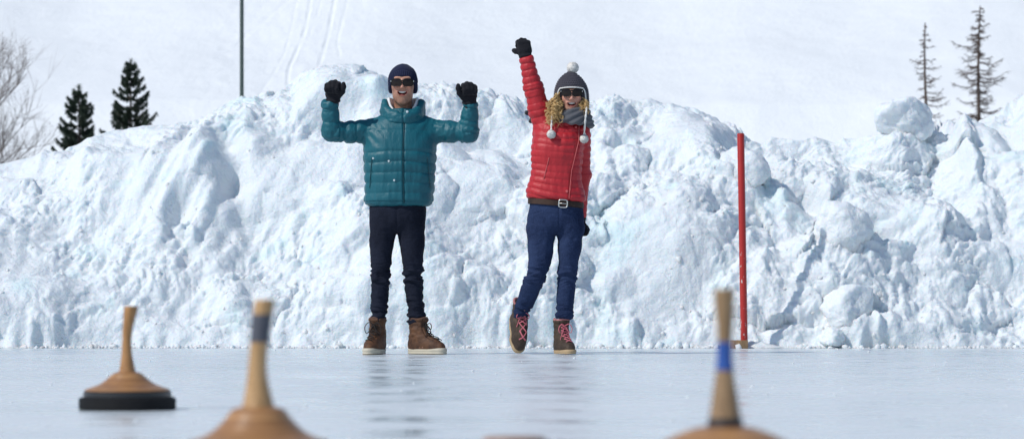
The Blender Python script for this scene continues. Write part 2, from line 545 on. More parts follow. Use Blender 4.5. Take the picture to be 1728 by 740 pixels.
# ---- loose snow boulders that sit on the bank
M_BOULDER = snow_material('boulder_snow', 1.4, (0.82, 0.865, 0.89), ice=0.12, sss=0.5)
def boulder_mesh(seed, blocky=0.92, sub=5):
    bm = bmesh.new()
    bmesh.ops.create_icosphere(bm, subdivisions=sub, radius=1.0)
    D = np.array([v.co[:] for v in bm.verts]); F = np.array([[v.index for v in f.verts] for f in bm.faces]); bm.free()
    r = np.random.default_rng(seed)
    N = r.normal(size=(11, 3)); N /= np.linalg.norm(N, axis=1)[:, None]
    H = r.uniform(0.72, 1.0, 11)
    dots = np.maximum(D @ N.T, 0.03)
    rr = H / dots
    rad = -np.log(np.exp(-13 * rr).sum(1) + math.exp(-13 * 1.25)) / 13     # soft minimum over the facets
    rad = blocky * rad + (1 - blocky)
    pts = D * rad[:, None]
    rad = rad + 0.13 * perlin(pts * 1.6 + seed, 5) + 0.10 * (np.abs(perlin(pts * 2.8 + seed, 6)) - .2) + 0.07 * (np.abs(perlin(pts * 6, 7)) - .2) + 0.035 * (np.abs(perlin(pts * 13, 17)) - .2)
    f1, _, rid = worley(pts * 3.0 + seed, 9)
    rad = rad + 0.05 * np.clip(1 - (f1 / .6) ** 2, 0, 1) * rid + 0.012 * perlin(pts * 24, 8)
    return D * rad[:, None], F
BOULD = [(1430, 527, 46, 46, 21.22, 'round snow boulder at the foot of the bank right of the red post', 3),
         (1524, 202, 42, 40, None, 'big snow block on the crest just left of the bare larches', 4),
         (1247, 296, 40, 38, None, 'smooth snow block halfway up the bank behind the red post', 5),
         (1412, 388, 48, 44, None, 'large snow block mid bank casting a shadow towards the right', 6),
         (1405, 572, 24, 18, 21.05, 'small snow lump at the boulder foot by the ice', 15)]
for pxx, pyy, rw, rh, Yd, lab, sd in BOULD:
    if Yd is None:
        p = bank_point(pxx, min(pyy + rh * 0.35, 600)); Yd = p.y + 0.98 * rw / 240
    c_ = px(pxx, pyy, Yd); sc = Yd / FPX
    BV, BF = boulder_mesh(sd)
    A = BV * np.array([rw * sc, 0.95 * (rw + rh) / 2 * sc, rh * sc]) * 1.02
    b = meshobj('snow_boulder', A, BF, M_BOULDER)
    b.location = c_
    b.rotation_euler = (0, random.uniform(-.15, .15), 0)
    tag(b, lab, 'snow boulder', 'snow boulders on the bank')

# ---- crumbs of snow along the foot of the bank and shavings on the ice (uncountable)
def crumbs(name, centres, sizes, mat, label, seed):
    bm = bmesh.new(); bmesh.ops.create_icosphere(bm, subdivisions=1, radius=1.0)
    D = np.array([v.co[:] for v in bm.verts]); F = np.array([[v.index for v in f.verts] for f in bm.faces]); bm.free()
    r = np.random.default_rng(seed); n = len(centres)
    sc = sizes[:, None, None] * r.uniform(0.7, 1.25, (n, 1, 3)) * r.uniform(0.62, 1.25, (n, len(D), 1))
    V = (D[None] * sc + centres[:, None, :]).reshape(-1, 3)
    FF = (F[None] + (np.arange(n) * len(D))[:, None, None]).reshape(-1, 3)
    return tag(meshobj(name, V, FF, mat, smooth=True), label, kind='stuff')
n = 6000
cx = rng.uniform(-4.8, 4.8, n)
cy = 21.12 - np.abs(rng.normal(0, 0.13, n)) * (0.25 + 1.0 * np.clip(perlin(np.stack([cx * 1.4, cx * 0, cx * 0], 1), 8) + .4, 0, 1)) + rng.uniform(0, .12, n)
cs = np.clip(rng.lognormal(-5.5, 0.9, n), 0.0015, 0.045)
crumbs('snow_crumbs', np.stack([cx, cy, cs * 0.15], 1), cs, M_BANK, 'loose snow crumbs along the foot of the bank', 5)
n = 420
pick = rng.integers(0, len(V), 60000)
cand = BANKV[pick]; ok = (cand[:, 1] < 23.0) & (np.abs(cand[:, 0]) < 4.5) & (cand[:, 2] > 0.02)
cand = cand[ok]; cand = cand[rng.random(len(cand)) < np.exp(-cand[:, 2] * 1.3)][:n]
cs = np.clip(rng.lognormal(-4.75, 0.55, len(cand)), 0.004, 0.045)
crumbs('snow_rubble', cand + np.array([0, 0.15, -0.15]) * cs[:, None], cs, M_BANK, 'small snow clods scattered over the face of the bank', 6)
n = 1300
cy = 1 / rng.uniform(1 / 20.9, 1 / 5.0, n)
cx = rng.uniform(-1, 1, n) * cy * 0.19
keep_ = perlin(np.stack([cx * 1.6, cy * .8, cx * 0], 1), 77) > rng.uniform(-.35, .35, n)
cx, cy = cx[keep_], cy[keep_]; n = len(cx)
cs = np.clip(rng.lognormal(-6.2, .45, n), .0010, .0050) * np.sqrt(cy / 9)
crumbs('ice_shavings', np.stack([cx, cy, cs * 0.5], 1), cs, M_FIELD, 'tiny bright ice shavings sprinkled over the rink', 7)

# ================================================================== curling stocks, target puck, post, pole, trees
def wood_material(name, light, dark, mode):
    """mode 'turned': glued rings of wood turned on a lathe; 'shaft': grain along the handle"""
    t = NT(name); v = t.coord()
    if mode == 'turned':
        w = t.noise(v, 9, 3, 0.5)
        sep = t.n('ShaderNodeSeparateXYZ'); t.l(v, sep.inputs[0])
        zz = t.math('ADD', sep.outputs[2], t.math('MULTIPLY', w, 0.006))
        cz = t.n('ShaderNodeCombineXYZ'); t.l(zz, cz.inputs[2])
        g = t.noise(cz.outputs[0], 85, 4, 0.75)
        g2 = t.noise(t.mapping(v, (1, 1, 14)), 30, 4, 0.6)
    else:
        g = t.noise(t.mapping(v, (1, 1, 0.06)), 160, 4, 0.65)
        g2 = t.noise(t.mapping(v, (1, 1, 0.2)), 40, 4, 0.6)
    c = t.mix(t.ramp(g, [(0.36, 0.0), (0.60, 1.0)]), dark, light)
    c = t.mix(t.math('MULTIPLY', t.ramp(g2, [(0.45, 0.0), (0.75, 1.0)]), 0.6), c, tuple(x * 0.6 for x in dark))
    t.bsdf(c, 0.42, t.bump(g, 0.12, 0.002), 0.45, Coat_Weight=0.15, Coat_Roughness=0.3)
    return t.m
W_BODY = wood_material('turned_wood', (0.50, 0.265, 0.108), (0.22, 0.092, 0.033), 'turned')
W_HAND = wood_material('handle_wood', (0.46, 0.235, 0.085), (0.31, 0.14, 0.045), 'shaft')
W_HAND2 = wood_material('pale_handle_wood', (0.54, 0.33, 0.15), (0.40, 0.22, 0.085), 'shaft')
W_HAND3 = wood_material('worn_handle_wood', (0.34, 0.215, 0.105), (0.21, 0.12, 0.055), 'shaft')
RUBBER = mat_plain('black_rubber', (0.009, 0.009, 0.010), 0.75, 0.4, 40, 0.25, 0.6, 0.004)
STEEL = mat_plain('dark_steel_ring', (0.02, 0.02, 0.022), 0.4, 0.2, 50, 0.5)
TAPE_G = mat_plain('grey_grip_tape', (0.075, 0.08, 0.10), 0.7, 0.15, 90)
TAPE_B = mat_plain('blue_grip_tape', (0.016, 0.075, 0.31), 0.5, 0.1, 90)
TAPE_K = mat_plain('black_grip_tape', (0.012, 0.012, 0.016), 0.5, 0.1, 90)

def interp_prof(pts, n):
    P = spline(np.array(pts, float), n)
    return [(max(r, 1e-4), z) for r, z in P]

def ice_stock(loc, rz, body, handle, bend, wood, bands, label, base_r=0.14, lean=(0, 0)):
    root = empty('curling_stock', loc, rz)
    tag(root, label, 'ice stock', 'wooden ice stocks on the rink')
    b = MB()   # rubber running disc with a rounded rim
    b.lathe([(base_r * .93, 0.0), (base_r - .004, 0.0), (base_r, .004), (base_r, .031), (base_r - .005, .0355), (base_r * .86, .0365)], 64)
    edge_smooth(b.build('running_sole', RUBBER, root))
    b = MB()
    b.lathe([(base_r * .88, .0365), (base_r * .905, .0375), (base_r * .905, .0515), (base_r * .89, .053), (base_r * .6, .053)], 64)
    edge_smooth(b.build('steel_ring', STEEL, root))
    bp = interp_prof(body, 110)   # turned grooves
    bp = [(r_ - .0011 * max(0, math.sin(z_ * 900)) ** 4 * (1 if .058 < z_ < .10 else 0), z_) for r_, z_ in bp]
    b = MB(); b.lathe(bp, 64); b.build('body', W_BODY, root)
    hz0, hz1 = handle[0][1], handle[-1][1]
    B = np.array(bend, float)
    def cen(z):
        f = (z - hz0) / (hz1 - hz0)
        return (float(np.interp(f, B[:, 0], B[:, 1])), 0.0)
    hp = interp_prof(handle, 30)
    # smooth the bend
    zs = np.array([p[1] for p in hp]); xs = spline(np.stack([B[:, 0], B[:, 1]], 1), 60)
    cen2 = lambda z: (float(np.interp((z - hz0) / (hz1 - hz0), xs[:, 0], xs[:, 1])), 0.0)
    b = MB()
    top = hp[-1]
    b.lathe(hp + [(top[0] * .97, top[1] + .0025), (top[0] * .86, top[1] + .0045)], 32, cen2)
    h = edge_smooth(b.build('handle', wood, root), 50)
    for z0, z1, m_ in bands:
        b = MB(); zz = np.linspace(z0, z1, 12)
        rr = np.interp(zz, [p[1] for p in hp], [p[0] for p in hp]) + 0.0012
        b.lathe([(rr[0] - .0011, z0 - .0004)] + [(r_, z_) for r_, z_ in zip(rr, zz)] + [(rr[-1] - .0011, z1 + .0004)], 32, cen2)
        edge_smooth(b.build('grip_tape', m_, h))
    root.rotation_euler = (lean[0], lean[1], rz)
    return root

D1 = FPX / 583
s1 = ice_stock(((215 - 864) / 583, D1, 0.0), 0, [(.122, .0532), (.1235, .056), (.117, .060), (.100, .066), (.082, .073), (.066, .083), (.053, .094), (.042, .103), (.031, .108), (.020, .110)],
          [(.0245, .108), (.0225, .118), (.0185, .140), (.0150, .165), (.0133, .195), (.0140, .225), (.0160, .255), (.0190, .280), (.0205, .294)],
          [(0, 0), (.35, -.002), (.6, -.001), (.8, .004), (1, .0105)], W_HAND, [],
          'wooden ice stock with a plain handle, its whole black base showing')
D2 = FPX / 932
s2 = ice_stock(((436 - 864) / 932, D2, 0.0), 0, [(.122, .0532), (.118, .0545), (.106, .058), (.093, .064), (.082, .071), (.071, .081), (.059, .094), (.051, .105), (.040, .112), (.020, .115)],
          [(.0300, .112), (.0275, .122), (.0225, .145), (.0185, .170), (.0165, .200), (.0165, .230), (.0170, .260), (.0180, .285), (.0185, .303)],
          [(0, 0), (.35, -.002), (.6, .001), (.8, .005), (1, .011)], W_HAND2, [(.231, .280, TAPE_G)],
          'wooden ice stock with a band of grey tape round its pale handle')
D3 = FPX / 1090
s3 = ice_stock(((1224 - 864) / 1090, D3, 0.0), 0, [(.122, .0532), (.121, .058), (.117, .066), (.108, .076), (.095, .086), (.078, .095), (.058, .103), (.040, .108), (.020, .110)],
          [(.0275, .106), (.0250, .122), (.0200, .155), (.0145, .190), (.0112, .215), (.0118, .245), (.0140, .275), (.0160, .302), (.0165, .317)],
          [(0, 0), (.35, -.001), (.6, -.001), (.8, -.001), (1, -.002)], W_HAND3, [(.106, .121, TAPE_K), (.196, .239, TAPE_B)],
          'wooden ice stock with a bright blue band round its slim handle')

# target puck
b = MB(); b.lathe([(.052, 0), (.058, .002), (.060, .008), (.060, .050), (.058, .056), (.052, .058)], 48)
W_PUCK = wood_material('puck_wood', (0.44, 0.30, 0.23), (0.30, 0.19, 0.14), 'turned')
puck = edge_smooth(b.build('target_puck', W_PUCK, None, loc=((868 - 864) / 922, FPX / 922, 0)))
tag(puck, 'low round wooden target puck lying on the ice between the stocks', 'target puck')

# red post and wooden block
t = NT('red_post_paint'); v = t.coord()
ch = t.noise(t.mapping(v, (1, 1, 0.35)), 55, 5, 0.7)
sep = t.n('ShaderNodeSeparateXYZ'); t.l(v, sep.inputs[0])
low = t.math('MULTIPLY', t.math('SUBTRACT', 0.55, sep.outputs[2]), 0.11)
chip = t.ramp(t.math('ADD', ch, low), [(0.645, 0.0), (0.66, 1.0)])
c = t.mix(t.noise(v, 12, 4), (0.33, 0.012, 0.010), (0.45, 0.02, 0.014))
c = t.mix(chip, c, (0.55, 0.52, 0.49))
t.bsdf(c, 0.38, t.bump(chip, -0.4, 0.002), 0.5)
post = empty('marker_post', px(1256, 586, 21.0))
post.location.z = 0.0
tag(post, 'straight red painted post with chipped paint standing at the foot of the snow bank', 'post')
b = MB(); zt = 1.585
b.lathe([(.024, -.02), (.0265, 0), (.0265, zt - .006), (.025, zt - .001), (.020, zt)], 32, lambda z: (-.0265 * z / 1.58 - .0, 0))
edge_smooth(b.build('shaft', t.m, post), 50)
MATS['end_grain'] = mat_plain('grey_post_end', (0.20, 0.15, 0.12), 0.7)
b = MB(); b.lathe([(.019, zt + .0003), (.019, zt + .0012), (.012, zt + .0014)], 24, lambda z: (-.0265, 0)); b.build('end_cap', MATS['end_grain'], post)
PLANK = wood_material('rough_plank', (0.42, 0.27, 0.14), (0.25, 0.14, 0.065), 'shaft')
b = MB(); b.box((0, 0, .031), (.115, .09, .062), bev=.004)
blk = edge_smooth(b.build('wooden_block', PLANK, None, loc=(px(1247, 586, 20.93).x, 20.93, 0)))
blk.rotation_euler = (0, 0, R(12))
tag(blk, 'short sawn wooden block lying against the foot of the red post', 'wooden block')
# snow collar packed round the post
b = MB()
th = np.linspace(0, 2 * math.pi, 40, endpoint=False)
prof = [(.20, -.005), (.17, .010), (.12, .022), (.075, .036), (.045, .045), (.027, .046)]
b.lathe(prof, 40)
cv = np.concatenate(b.V); cv = cv * np.array([1.2, .6, 1]) ; cv += np.stack([0 * cv[:, 0], 0 * cv[:, 0], 0.02 * perlin(cv * 18, 3)], 1)
col_ = meshobj('snow_mound', cv, b.F, M_BANK, loc=(post.location.x + .09, 21.06, 0))
tag(col_, 'low mound of snow packed at the foot of the red post', 'snow mound')

# slim pole behind the bank
POLE = mat_plain('green_grey_pole', (0.05, 0.075, 0.065), 0.5, 0.15, 20)
pole = empty('lamp_post', (px(408, 0, 48).x, 48, 0)); tag(pole, 'tall slim dark green pole behind the snow bank', 'pole')
b = MB(); b.lathe([(.075, -.1), (.075, .4), (.036, .42), (.033, 7.5), (.03, 7.9)], 20); edge_smooth(b.build('shaft', POLE, pole))
b = MB(); b.tube([(0, 0, 7.8), (.25, 0, 8.05), (.75, 0, 8.1)], .022, 10); arm = b.build('arm', POLE, pole)
b = MB(); b.box((1.0, 0, 8.1), (.55, .2, .08), bev=.02); b.build('lamp_head', POLE, pole)

# ---- trees
BARK = mat_plain('grey_brown_bark', (0.085, 0.062, 0.05), 0.85, 0.3, 12)
BARK2 = mat_plain('pale_bark', (0.18, 0.15, 0.135), 0.85, 0.25, 12)
t = NT('spruce_needles'); v = t.n('ShaderNodeNewGeometry').outputs['Position']
c = t.mix(t.noise(v, 3.0, 4), (0.018, 0.032, 0.022), (0.05, 0.072, 0.045))
t.bsdf(c, 0.6, None, 0.3); NEEDLE = t.m
LTWIG = mat_plain('larch_twig', (0.095, 0.063, 0.048), 0.85, 0.3, 12)

def tube_into(Vs, Fs, off, pts, rad, n=4):
    m_ = MB(); m_.tube(pts, rad, n, cap=False)
    Vs.append(m_.V[0]); Fs += [tuple(i + off for i in f) for f in m_.F]
    return off + len(m_.V[0])

def spruce(loc, H, spread, seed, label):
    r = np.random.default_rng(seed)
    root = empty('spruce_tree', loc); tag(root, label, 'tree', 'conifers behind the bank')
    b = MB(); b.tube([(0, 0, 0), (.02, 0, H * .5), (0, .01, H)], [.10 * H / 5, .05 * H / 5, .008], 8); b.build('trunk', BARK, root)
    V, F, off = [], [], 0
    bw = MB()
    z = H * 0.18
    while z < H * 0.985:
        f = z / H
        L = spread * (1 - f) ** 0.82 * 1.02 + .05
        nb = 7 if f < .8 else 5
        a0 = r.uniform(0, 6.28)
        for k in range(nb):
            a = a0 + k * 6.283 / nb + r.uniform(-.35, .35)
            l = L * r.uniform(.62, 1.12) * (1.15 if r.random() < .12 else 1)
            droop = r.uniform(.10, .30) * (1 - f * .8)
            n = 7; tt = np.linspace(0, 1, n)
            rad_ = l * tt
            zz = z + r.uniform(-.06, .06) - droop * l * np.sin(tt * 2.2) + .30 * l * tt ** 3 + (0.35 * l * f * tt)
            pts = np.stack([rad_ * math.cos(a), rad_ * math.sin(a), zz], 1)
            bw.tube(pts, np.linspace(.012, .003, n) * H / 5, 4, cap=False)
            # needle sprays: small leaf-sized faces on both sides, hanging a little
            nn = int(60 + 230 * l)
            for _ in range(nn):
                u = r.uniform(.08, 1.0) ** .8
                p = np.array([np.interp(u, tt, pts[:, i]) for i in range(3)])
                side = r.choice([-1, 1])
                w = (0.06 + .20 * l * (1 - u) * .6) * r.uniform(.5, 1.2)
                ax = np.array([math.cos(a), math.sin(a), .1])
                pr = np.array([-math.sin(a), math.cos(a), 0]) * side
                tip = p + pr * w * r.uniform(.3, 1) + ax * w * .8 + np.array([0, 0, r.uniform(-.09, .02)])
                q = ax * .012 + np.array([0, 0, .016 * r.uniform(-1, 1)])
                V.append(np.array([p - q, p + q, tip + q * .5, tip - q * .6])); F.append((off, off + 1, off + 2, off + 3)); off += 4
        z += H * r.uniform(.021, .032)
    for _ in range(60):   # leader
        p = np.array([0, 0, H * r.uniform(.93, 1.0)]); tip = p + np.array([r.normal(0, .05), r.normal(0, .05), r.uniform(.03, .09)])
        q = np.array([.012, 0, 0]); V.append(np.array([p - q, p + q, tip + q * .4, tip - q * .4])); F.append((off, off + 1, off + 2, off + 3)); off += 4
    bw.build('branches', BARK, root)
    meshobj('crown', np.concatenate(V), np.array(F), NEEDLE, root, smooth=False)

def larch(loc, H, widths, seed, label, dens=1.0, lean=0.0):
    r = np.random.default_rng(seed)
    root = empty('larch_tree', loc); tag(root, label, 'tree', 'conifers behind the bank')
    b = MB(); tz = np.linspace(0, 1, 12)
    tx = lean * tz + .03 * np.sin(tz * 9 + seed)
    b.tube(np.stack([tx, 0 * tz, H * tz], 1), np.interp(tz, [0, 1], [.085, .012]) * H / 6.2, 8); b.build('trunk', BARK, root)
    m_ = MB()
    wz = np.array(widths, float)
    z = H * wz[0, 0]
    while z < H * .995:
        f = z / H
        L = np.interp(f, wz[:, 0], wz[:, 1])
        for k in range(2 if r.random() < .75 * dens else 1):
            a = r.uniform(0, 6.283)
            l = L * (r.uniform(.30, 1.0) if r.random() < .85 else r.uniform(1.0, 1.35))
            n = 8; tt = np.linspace(0, 1, n)
            zz = z - .16 * l * np.sin(tt * 2.4) + .22 * l * tt ** 2 + r.normal(0, .012, n)
            x0 = np.interp(f, tz, tx)
            wob = np.cumsum(r.normal(0, .02, n))
            pts = np.stack([x0 + l * tt * math.cos(a) - wob * math.sin(a), l * tt * math.sin(a) + wob * math.cos(a), zz], 1)
            m_.tube(pts, np.linspace(.014, .004, n), 4, cap=False)
            for _ in range(int(36 * l * dens) + 6):
                u = r.uniform(.1, 1)
                p = np.array([np.interp(u, tt, pts[:, i]) for i in range(3)])
                s = r.choice([-1, 1]); tl = r.uniform(.07, .28) * (1.1 - .6 * u) * min(1, l + .3)
                e = p + np.array([math.cos(a + s * .9), math.sin(a + s * .9), r.uniform(-.65, .25)]) * tl
                mid = (p + e) / 2 + np.array([0, 0, r.uniform(-.02, .02)])
                m_.tube([p, mid, e], [.0050, .004, .0022], 3, cap=False)
        z += H * r.uniform(.007, .016) / dens ** .5
    m_.build('branches', LTWIG, root)

YT = 60.0
def at(pxx, Y): return ((pxx - 864) * Y / FPX, Y, -0.03)
spruce(at(220, 62), CAMZ + (521 - 101) * 62 / FPX, 1.42, 1, 'taller dark green spruce behind the snow bank')
spruce(at(133, 58), CAMZ + (521 - 143) * 58 / FPX, 1.18, 2, 'shorter dark green spruce behind the snow bank')
larch(at(1564, 60), CAMZ + (521 - 36) * 60 / FPX, [(.30, .6), (.62, .52), (.72, .50), (.80, .30), (.9, .24), (1, .04)], 3, 'thin bare larch with sparse twigs behind the snow block', .85, lean=-.02)
larch(at(1653, 61), CAMZ + (521 - 8) * 61 / FPX, [(.30, .7), (.66, .60), (.78, .62), (.88, .45), (.95, .22), (1, .03)], 4, 'fuller bare brown larch with dense drooping twigs', 1.5)

def bare_tree(loc, H, seed, label):
    r = np.random.default_rng(seed)
    root = empty('bare_tree', loc); tag(root, label, 'tree')
    b = MB(); b.tube([(0, 0, 0), (.05, 0, H * .3), (-.03, .02, H * .55)], [.13, .10, .05], 8); b.build('trunk', BARK2, root)
    m_ = MB()
    def grow(p, d, L, rad, lev):
        n = 4; pts = [p]
        for i in range(n):
            d = d + r.normal(0, .09, 3) + np.array([0, 0, .045]); d /= np.linalg.norm(d)
            pts.append(pts[-1] + d * L / n)
        pts = np.array(pts); m_.tube(pts, np.linspace(rad, rad * .5, n + 1), 5 if lev < 2 else 3, cap=False)
        if lev >= 4: return
        for k in range(4 if lev < 3 else 4):
            u = r.uniform(.3, 1.0); i = int(u * n)
            dd = d + r.normal(0, .48, 3); dd[2] += .12; dd /= np.linalg.norm(dd)
            grow(pts[i], dd, L * r.uniform(.5, .75), rad * .56, lev + 1)
    for k in range(13):
        z = H * r.uniform(.28, .60); a = k * 6.283 / 13 + r.uniform(-.2, .2)
        grow(np.array([0, 0, z]), np.array([math.cos(a) * .75, math.sin(a) * .75, r.uniform(.25, .9)]), H * r.uniform(.20, .30),   .022, 0)
    m_.build('branches', BARK2, root)
bare_tree(at(-100, 52), 6.4, 12, 'leafless grey-brown tree with fine spreading twigs behind the bank')

# ================================================================== distance-field modelling for people
def A3(*p): return np.array(p, np.float32)
def smin(a, b, k):
    h = np.clip(0.5 + 0.5 * (b - a) / k, 0, 1)
    return b + (a - b) * h - k * h * (1 - h)
def smax(a, b, k): return -smin(-a, -b, k)
def ell(P, c, r):
    q = P - A3(*c); r = A3(*r) if np.ndim(r) else A3(r, r, r)
    k0 = np.sqrt(((q / r) ** 2).sum(1)); k1 = np.sqrt(((q / (r * r)) ** 2).sum(1)) + 1e-9
    return k0 * (k0 - 1) / k1
def rc(P, a, b, ra, rb):
    a, b = A3(*a), A3(*b); ab = b - a
    t = np.clip(((P - a) @ ab) / float(ab @ ab), 0, 1)
    return np.sqrt(((P - a - t[:, None] * ab) ** 2).sum(1)) - (ra + (rb - ra) * t)
def chain(P, pts, rads, k=0.02):
    d = None
    for i in range(len(pts) - 1):
        e = rc(P, pts[i], pts[i + 1], rads[i], rads[i + 1])
        d = e if d is None else smin(d, e, k)
    return d
def csp(z, zs, vs):
    """smooth (monotone-ish) interpolation"""
    zs = np.asarray(zs, float); vs = np.asarray(vs, float)
    m = np.gradient(vs, zs)
    i = np.clip(np.searchsorted(zs, z) - 1, 0, len(zs) - 2)
    h = zs[i + 1] - zs[i]; t = np.clip((z - zs[i]) / h, 0, 1)
    return ((2 * t ** 3 - 3 * t ** 2 + 1) * vs[i] + (t ** 3 - 2 * t ** 2 + t) * h * m[i] + (-2 * t ** 3 + 3 * t ** 2) * vs[i + 1] + (t ** 3 - t ** 2) * h * m[i + 1]).astype(np.float32)
def stack(P, rows, pw=2.0, cap=0.012, zsh=None):
    """upright loft: rows of (z, cx, cy, rx, ry), lowest first"""
    rows = np.array(rows, float); z = P[:, 2] if zsh is None else P[:, 2] + zsh
    zz = np.clip(z, rows[0, 0], rows[-1, 0])
    cx, cy, rx, ry = (csp(zz, rows[:, 0], rows[:, i]) for i in (1, 2, 3, 4))
    n = (np.abs((P[:, 0] - cx) / rx) ** pw + np.abs((P[:, 1] - cy) / ry) ** pw) ** (1 / pw)
    d = (n - 1) * np.minimum(rx, ry)
    return smax(d, np.maximum(rows[0, 0] - z, z - rows[-1, 0]).astype(np.float32), cap)
def rbox(P, c, half, r):
    q = np.abs(P - A3(*c)) - (A3(*half) - r)
    return np.sqrt((np.maximum(q, 0) ** 2).sum(1)) + np.minimum(q.max(1), 0) - r

def nets(F, xs, ys, zs):
    """surface nets on a rectilinear grid"""
    s = F < 0
    nx, ny, nz = F.shape
    c = [(i, j, k) for i in (0, 1) for j in (0, 1) for k in (0, 1)]
    sl = lambda i, j, k: (slice(i, nx - 1 + i), slice(j, ny - 1 + j), slice(k, nz - 1 + k))
    cnt = sum(s[sl(*q)].astype(np.int8) for q in c)
    act = (cnt > 0) & (cnt < 8)
    idx = np.full(act.shape, -1, np.int64); I, J, K = np.nonzero(act); n = len(I); idx[I, J, K] = np.arange(n)
    acc = np.zeros((n, 3)); num = np.zeros(n)
    ax = [xs, ys, zs]
    for a in c:
        for d_ in range(3):
            if a[d_]: continue
            b = list(a); b[d_] = 1
            fa = F[I + a[0], J + a[1], K + a[2]]; fb = F[I + b[0], J + b[1], K + b[2]]
            m = (fa < 0) != (fb < 0)
            t = np.where(m, fa / np.where(m, fa - fb, 1), 0)
            pa = np.stack([xs[I + a[0]], ys[J + a[1]], zs[K + a[2]]], 1); pb = np.stack([xs[I + b[0]], ys[J + b[1]], zs[K + b[2]]], 1)
            acc += np.where(m[:, None], pa + (pb - pa) * t[:, None], 0); num += m
    V = acc / num[:, None]
    Q = []
    for d_ in range(3):
        u, v = (d_ + 1) % 3, (d_ + 2) % 3
        lo = [slice(1, -1)] * 3; lo[d_] = slice(0, F.shape[d_] - 1)
        hi = list(lo); hi[d_] = slice(1, F.shape[d_])
        sa, sb = s[tuple(lo)], s[tuple(hi)]
        E = np.argwhere(sa != sb); fl = sa[sa != sb]
        if len(E) == 0: continue
        base = E.copy(); base[:, u] += 1; base[:, v] += 1
        def g(du, dv):
            q = base.copy(); q[:, u] -= du; q[:, v] -= dv
            return idx[q[:, 0], q[:, 1], q[:, 2]]
        q = np.stack([g(1, 1), g(0, 1), g(0, 0), g(1, 0)], 1)
        q[~fl] = q[~fl][:, ::-1]
        Q.append(q)
    Q = np.concatenate(Q)
    return V, Q[(Q >= 0).all(1)]

def sdf_grid(f, xs, ys, zs):
    G = np.meshgrid(xs, ys, zs, indexing='ij')
    P = np.stack([g.ravel() for g in G], 1).astype(np.float32)
    out = np.empty(len(P), np.float32); step = 1500000
    for i in range(0, len(P), step): out[i:i + step] = f(P[i:i + step])
    return out.reshape(len(xs), len(ys), len(zs))

def relax(V, F, it, lam=0.5):
    e = np.concatenate([F[:, [0, 1]], F[:, [1, 2]], F[:, [2, 3]], F[:, [3, 0]]])
    for _ in range(it):
        s = np.zeros_like(V); n = np.zeros(len(V))
        for k in range(3):
            s[:, k] = np.bincount(e[:, 0], V[e[:, 1], k], len(V)) + np.bincount(e[:, 1], V[e[:, 0], k], len(V))
        n = np.bincount(e[:, 0], minlength=len(V)) + np.bincount(e[:, 1], minlength=len(V))
        V = V + lam * (s / np.maximum(n, 1)[:, None] - V)
    return V

def mesh_arrays(o):
    me = o.data; V = np.empty(len(me.vertices) * 3, np.float32); me.vertices.foreach_get('co', V)
    N = np.empty(len(me.vertices) * 3, np.float32); me.vertices.foreach_get('normal', N)
    return V.reshape(-1, 3), N.reshape(-1, 3)

def sdf_obj(name, f, lo, hi, h, mat, parent=None, sub=0, smooth_it=2, disp=None, colour=None, axes=None):
    if axes is None:
        axes = [np.arange(lo[i], hi[i] + h, h) for i in range(3)]
    F = sdf_grid(f, *axes)
    V, Q = nets(F, *axes)
    V = relax(V, Q, smooth_it)
    if sub:
        tmp = meshobj('tmp', V, Q, None)
        md = tmp.modifiers.new('s', 'SUBSURF'); md.levels = sub; md.subdivision_type = 'CATMULL_CLARK'
        dg = bpy.context.evaluated_depsgraph_get(); ev = tmp.evaluated_get(dg); me = ev.to_mesh()
        V = np.empty(len(me.vertices) * 3, np.float32); me.vertices.foreach_get('co', V); V = V.reshape(-1, 3).copy()
        L = np.empty(len(me.loops), np.int32); me.loops.foreach_get('vertex_index', L); Q = L.reshape(-1, 4).copy()
        ev.to_mesh_clear(); d_ = tmp.data; bpy.data.objects.remove(tmp); bpy.data.meshes.remove(d_)
    o = meshobj(name, V, Q, mat, parent)
    if disp is not None:
        V, N = mesh_arrays(o)
        W = V + N * disp(V, N)[:, None]
        o.data.vertices.foreach_set('co', W.astype(np.float32).ravel()); o.data.update()
    if colour is not None:
        V, N = mesh_arrays(o); vcol(o, colour(V, N))
    return o

def front_y(V, x, z, r=0.012):
    """frontmost (towards the camera) y of a cloud of vertices near (x, z)"""
    m = (np.abs(V[:, 0] - x) < r) & (np.abs(V[:, 2] - z) < r)
    return float(V[m, 1].min()) if m.any() else -0.15

def frame(M, V):
    """apply a 4x4 Matrix to points"""
    A = np.array(M); return V @ A[:3, :3].T + A[:3, 3]

# ---- cloth materials
def tint_mat(name, rough=0.5, spec=0.4, bscale=200, bump=0.2, bd=0.001, **kw):
    t = NT(name); v = t.coord()
    c = t.mix(t.noise(v, 60, 4), t.attr(), t.mix(1.0, t.attr(), (0.85, 0.85, 0.85), 'MULTIPLY'))
    b = t.bsdf(c, rough, t.bump(t.noise(v, bscale, 4), bump, bd), spec, **kw)
    return t.m
def nylon(name, col, rough=0.48):
    t = NT(name); v = t.coord()
    n1 = t.noise(v, 9, 5, 0.6)
    n2 = t.noise(t.mapping(v, (1, 1, 0.45)), 34, 5, 0.6, 1.0)
    c = t.mix(n1, tuple(x * 0.88 for x in col), tuple(min(1, x * 1.1) for x in col))
    n3 = t.noise(v, 420, 2)
    h = t.math('ADD', t.math('MULTIPLY', n2, 0.006), t.math('MULTIPLY', n3, 0.0003))
    t.bsdf(c, rough, t.bump(h, 0.75, 1.0), 0.38)
    return t.m
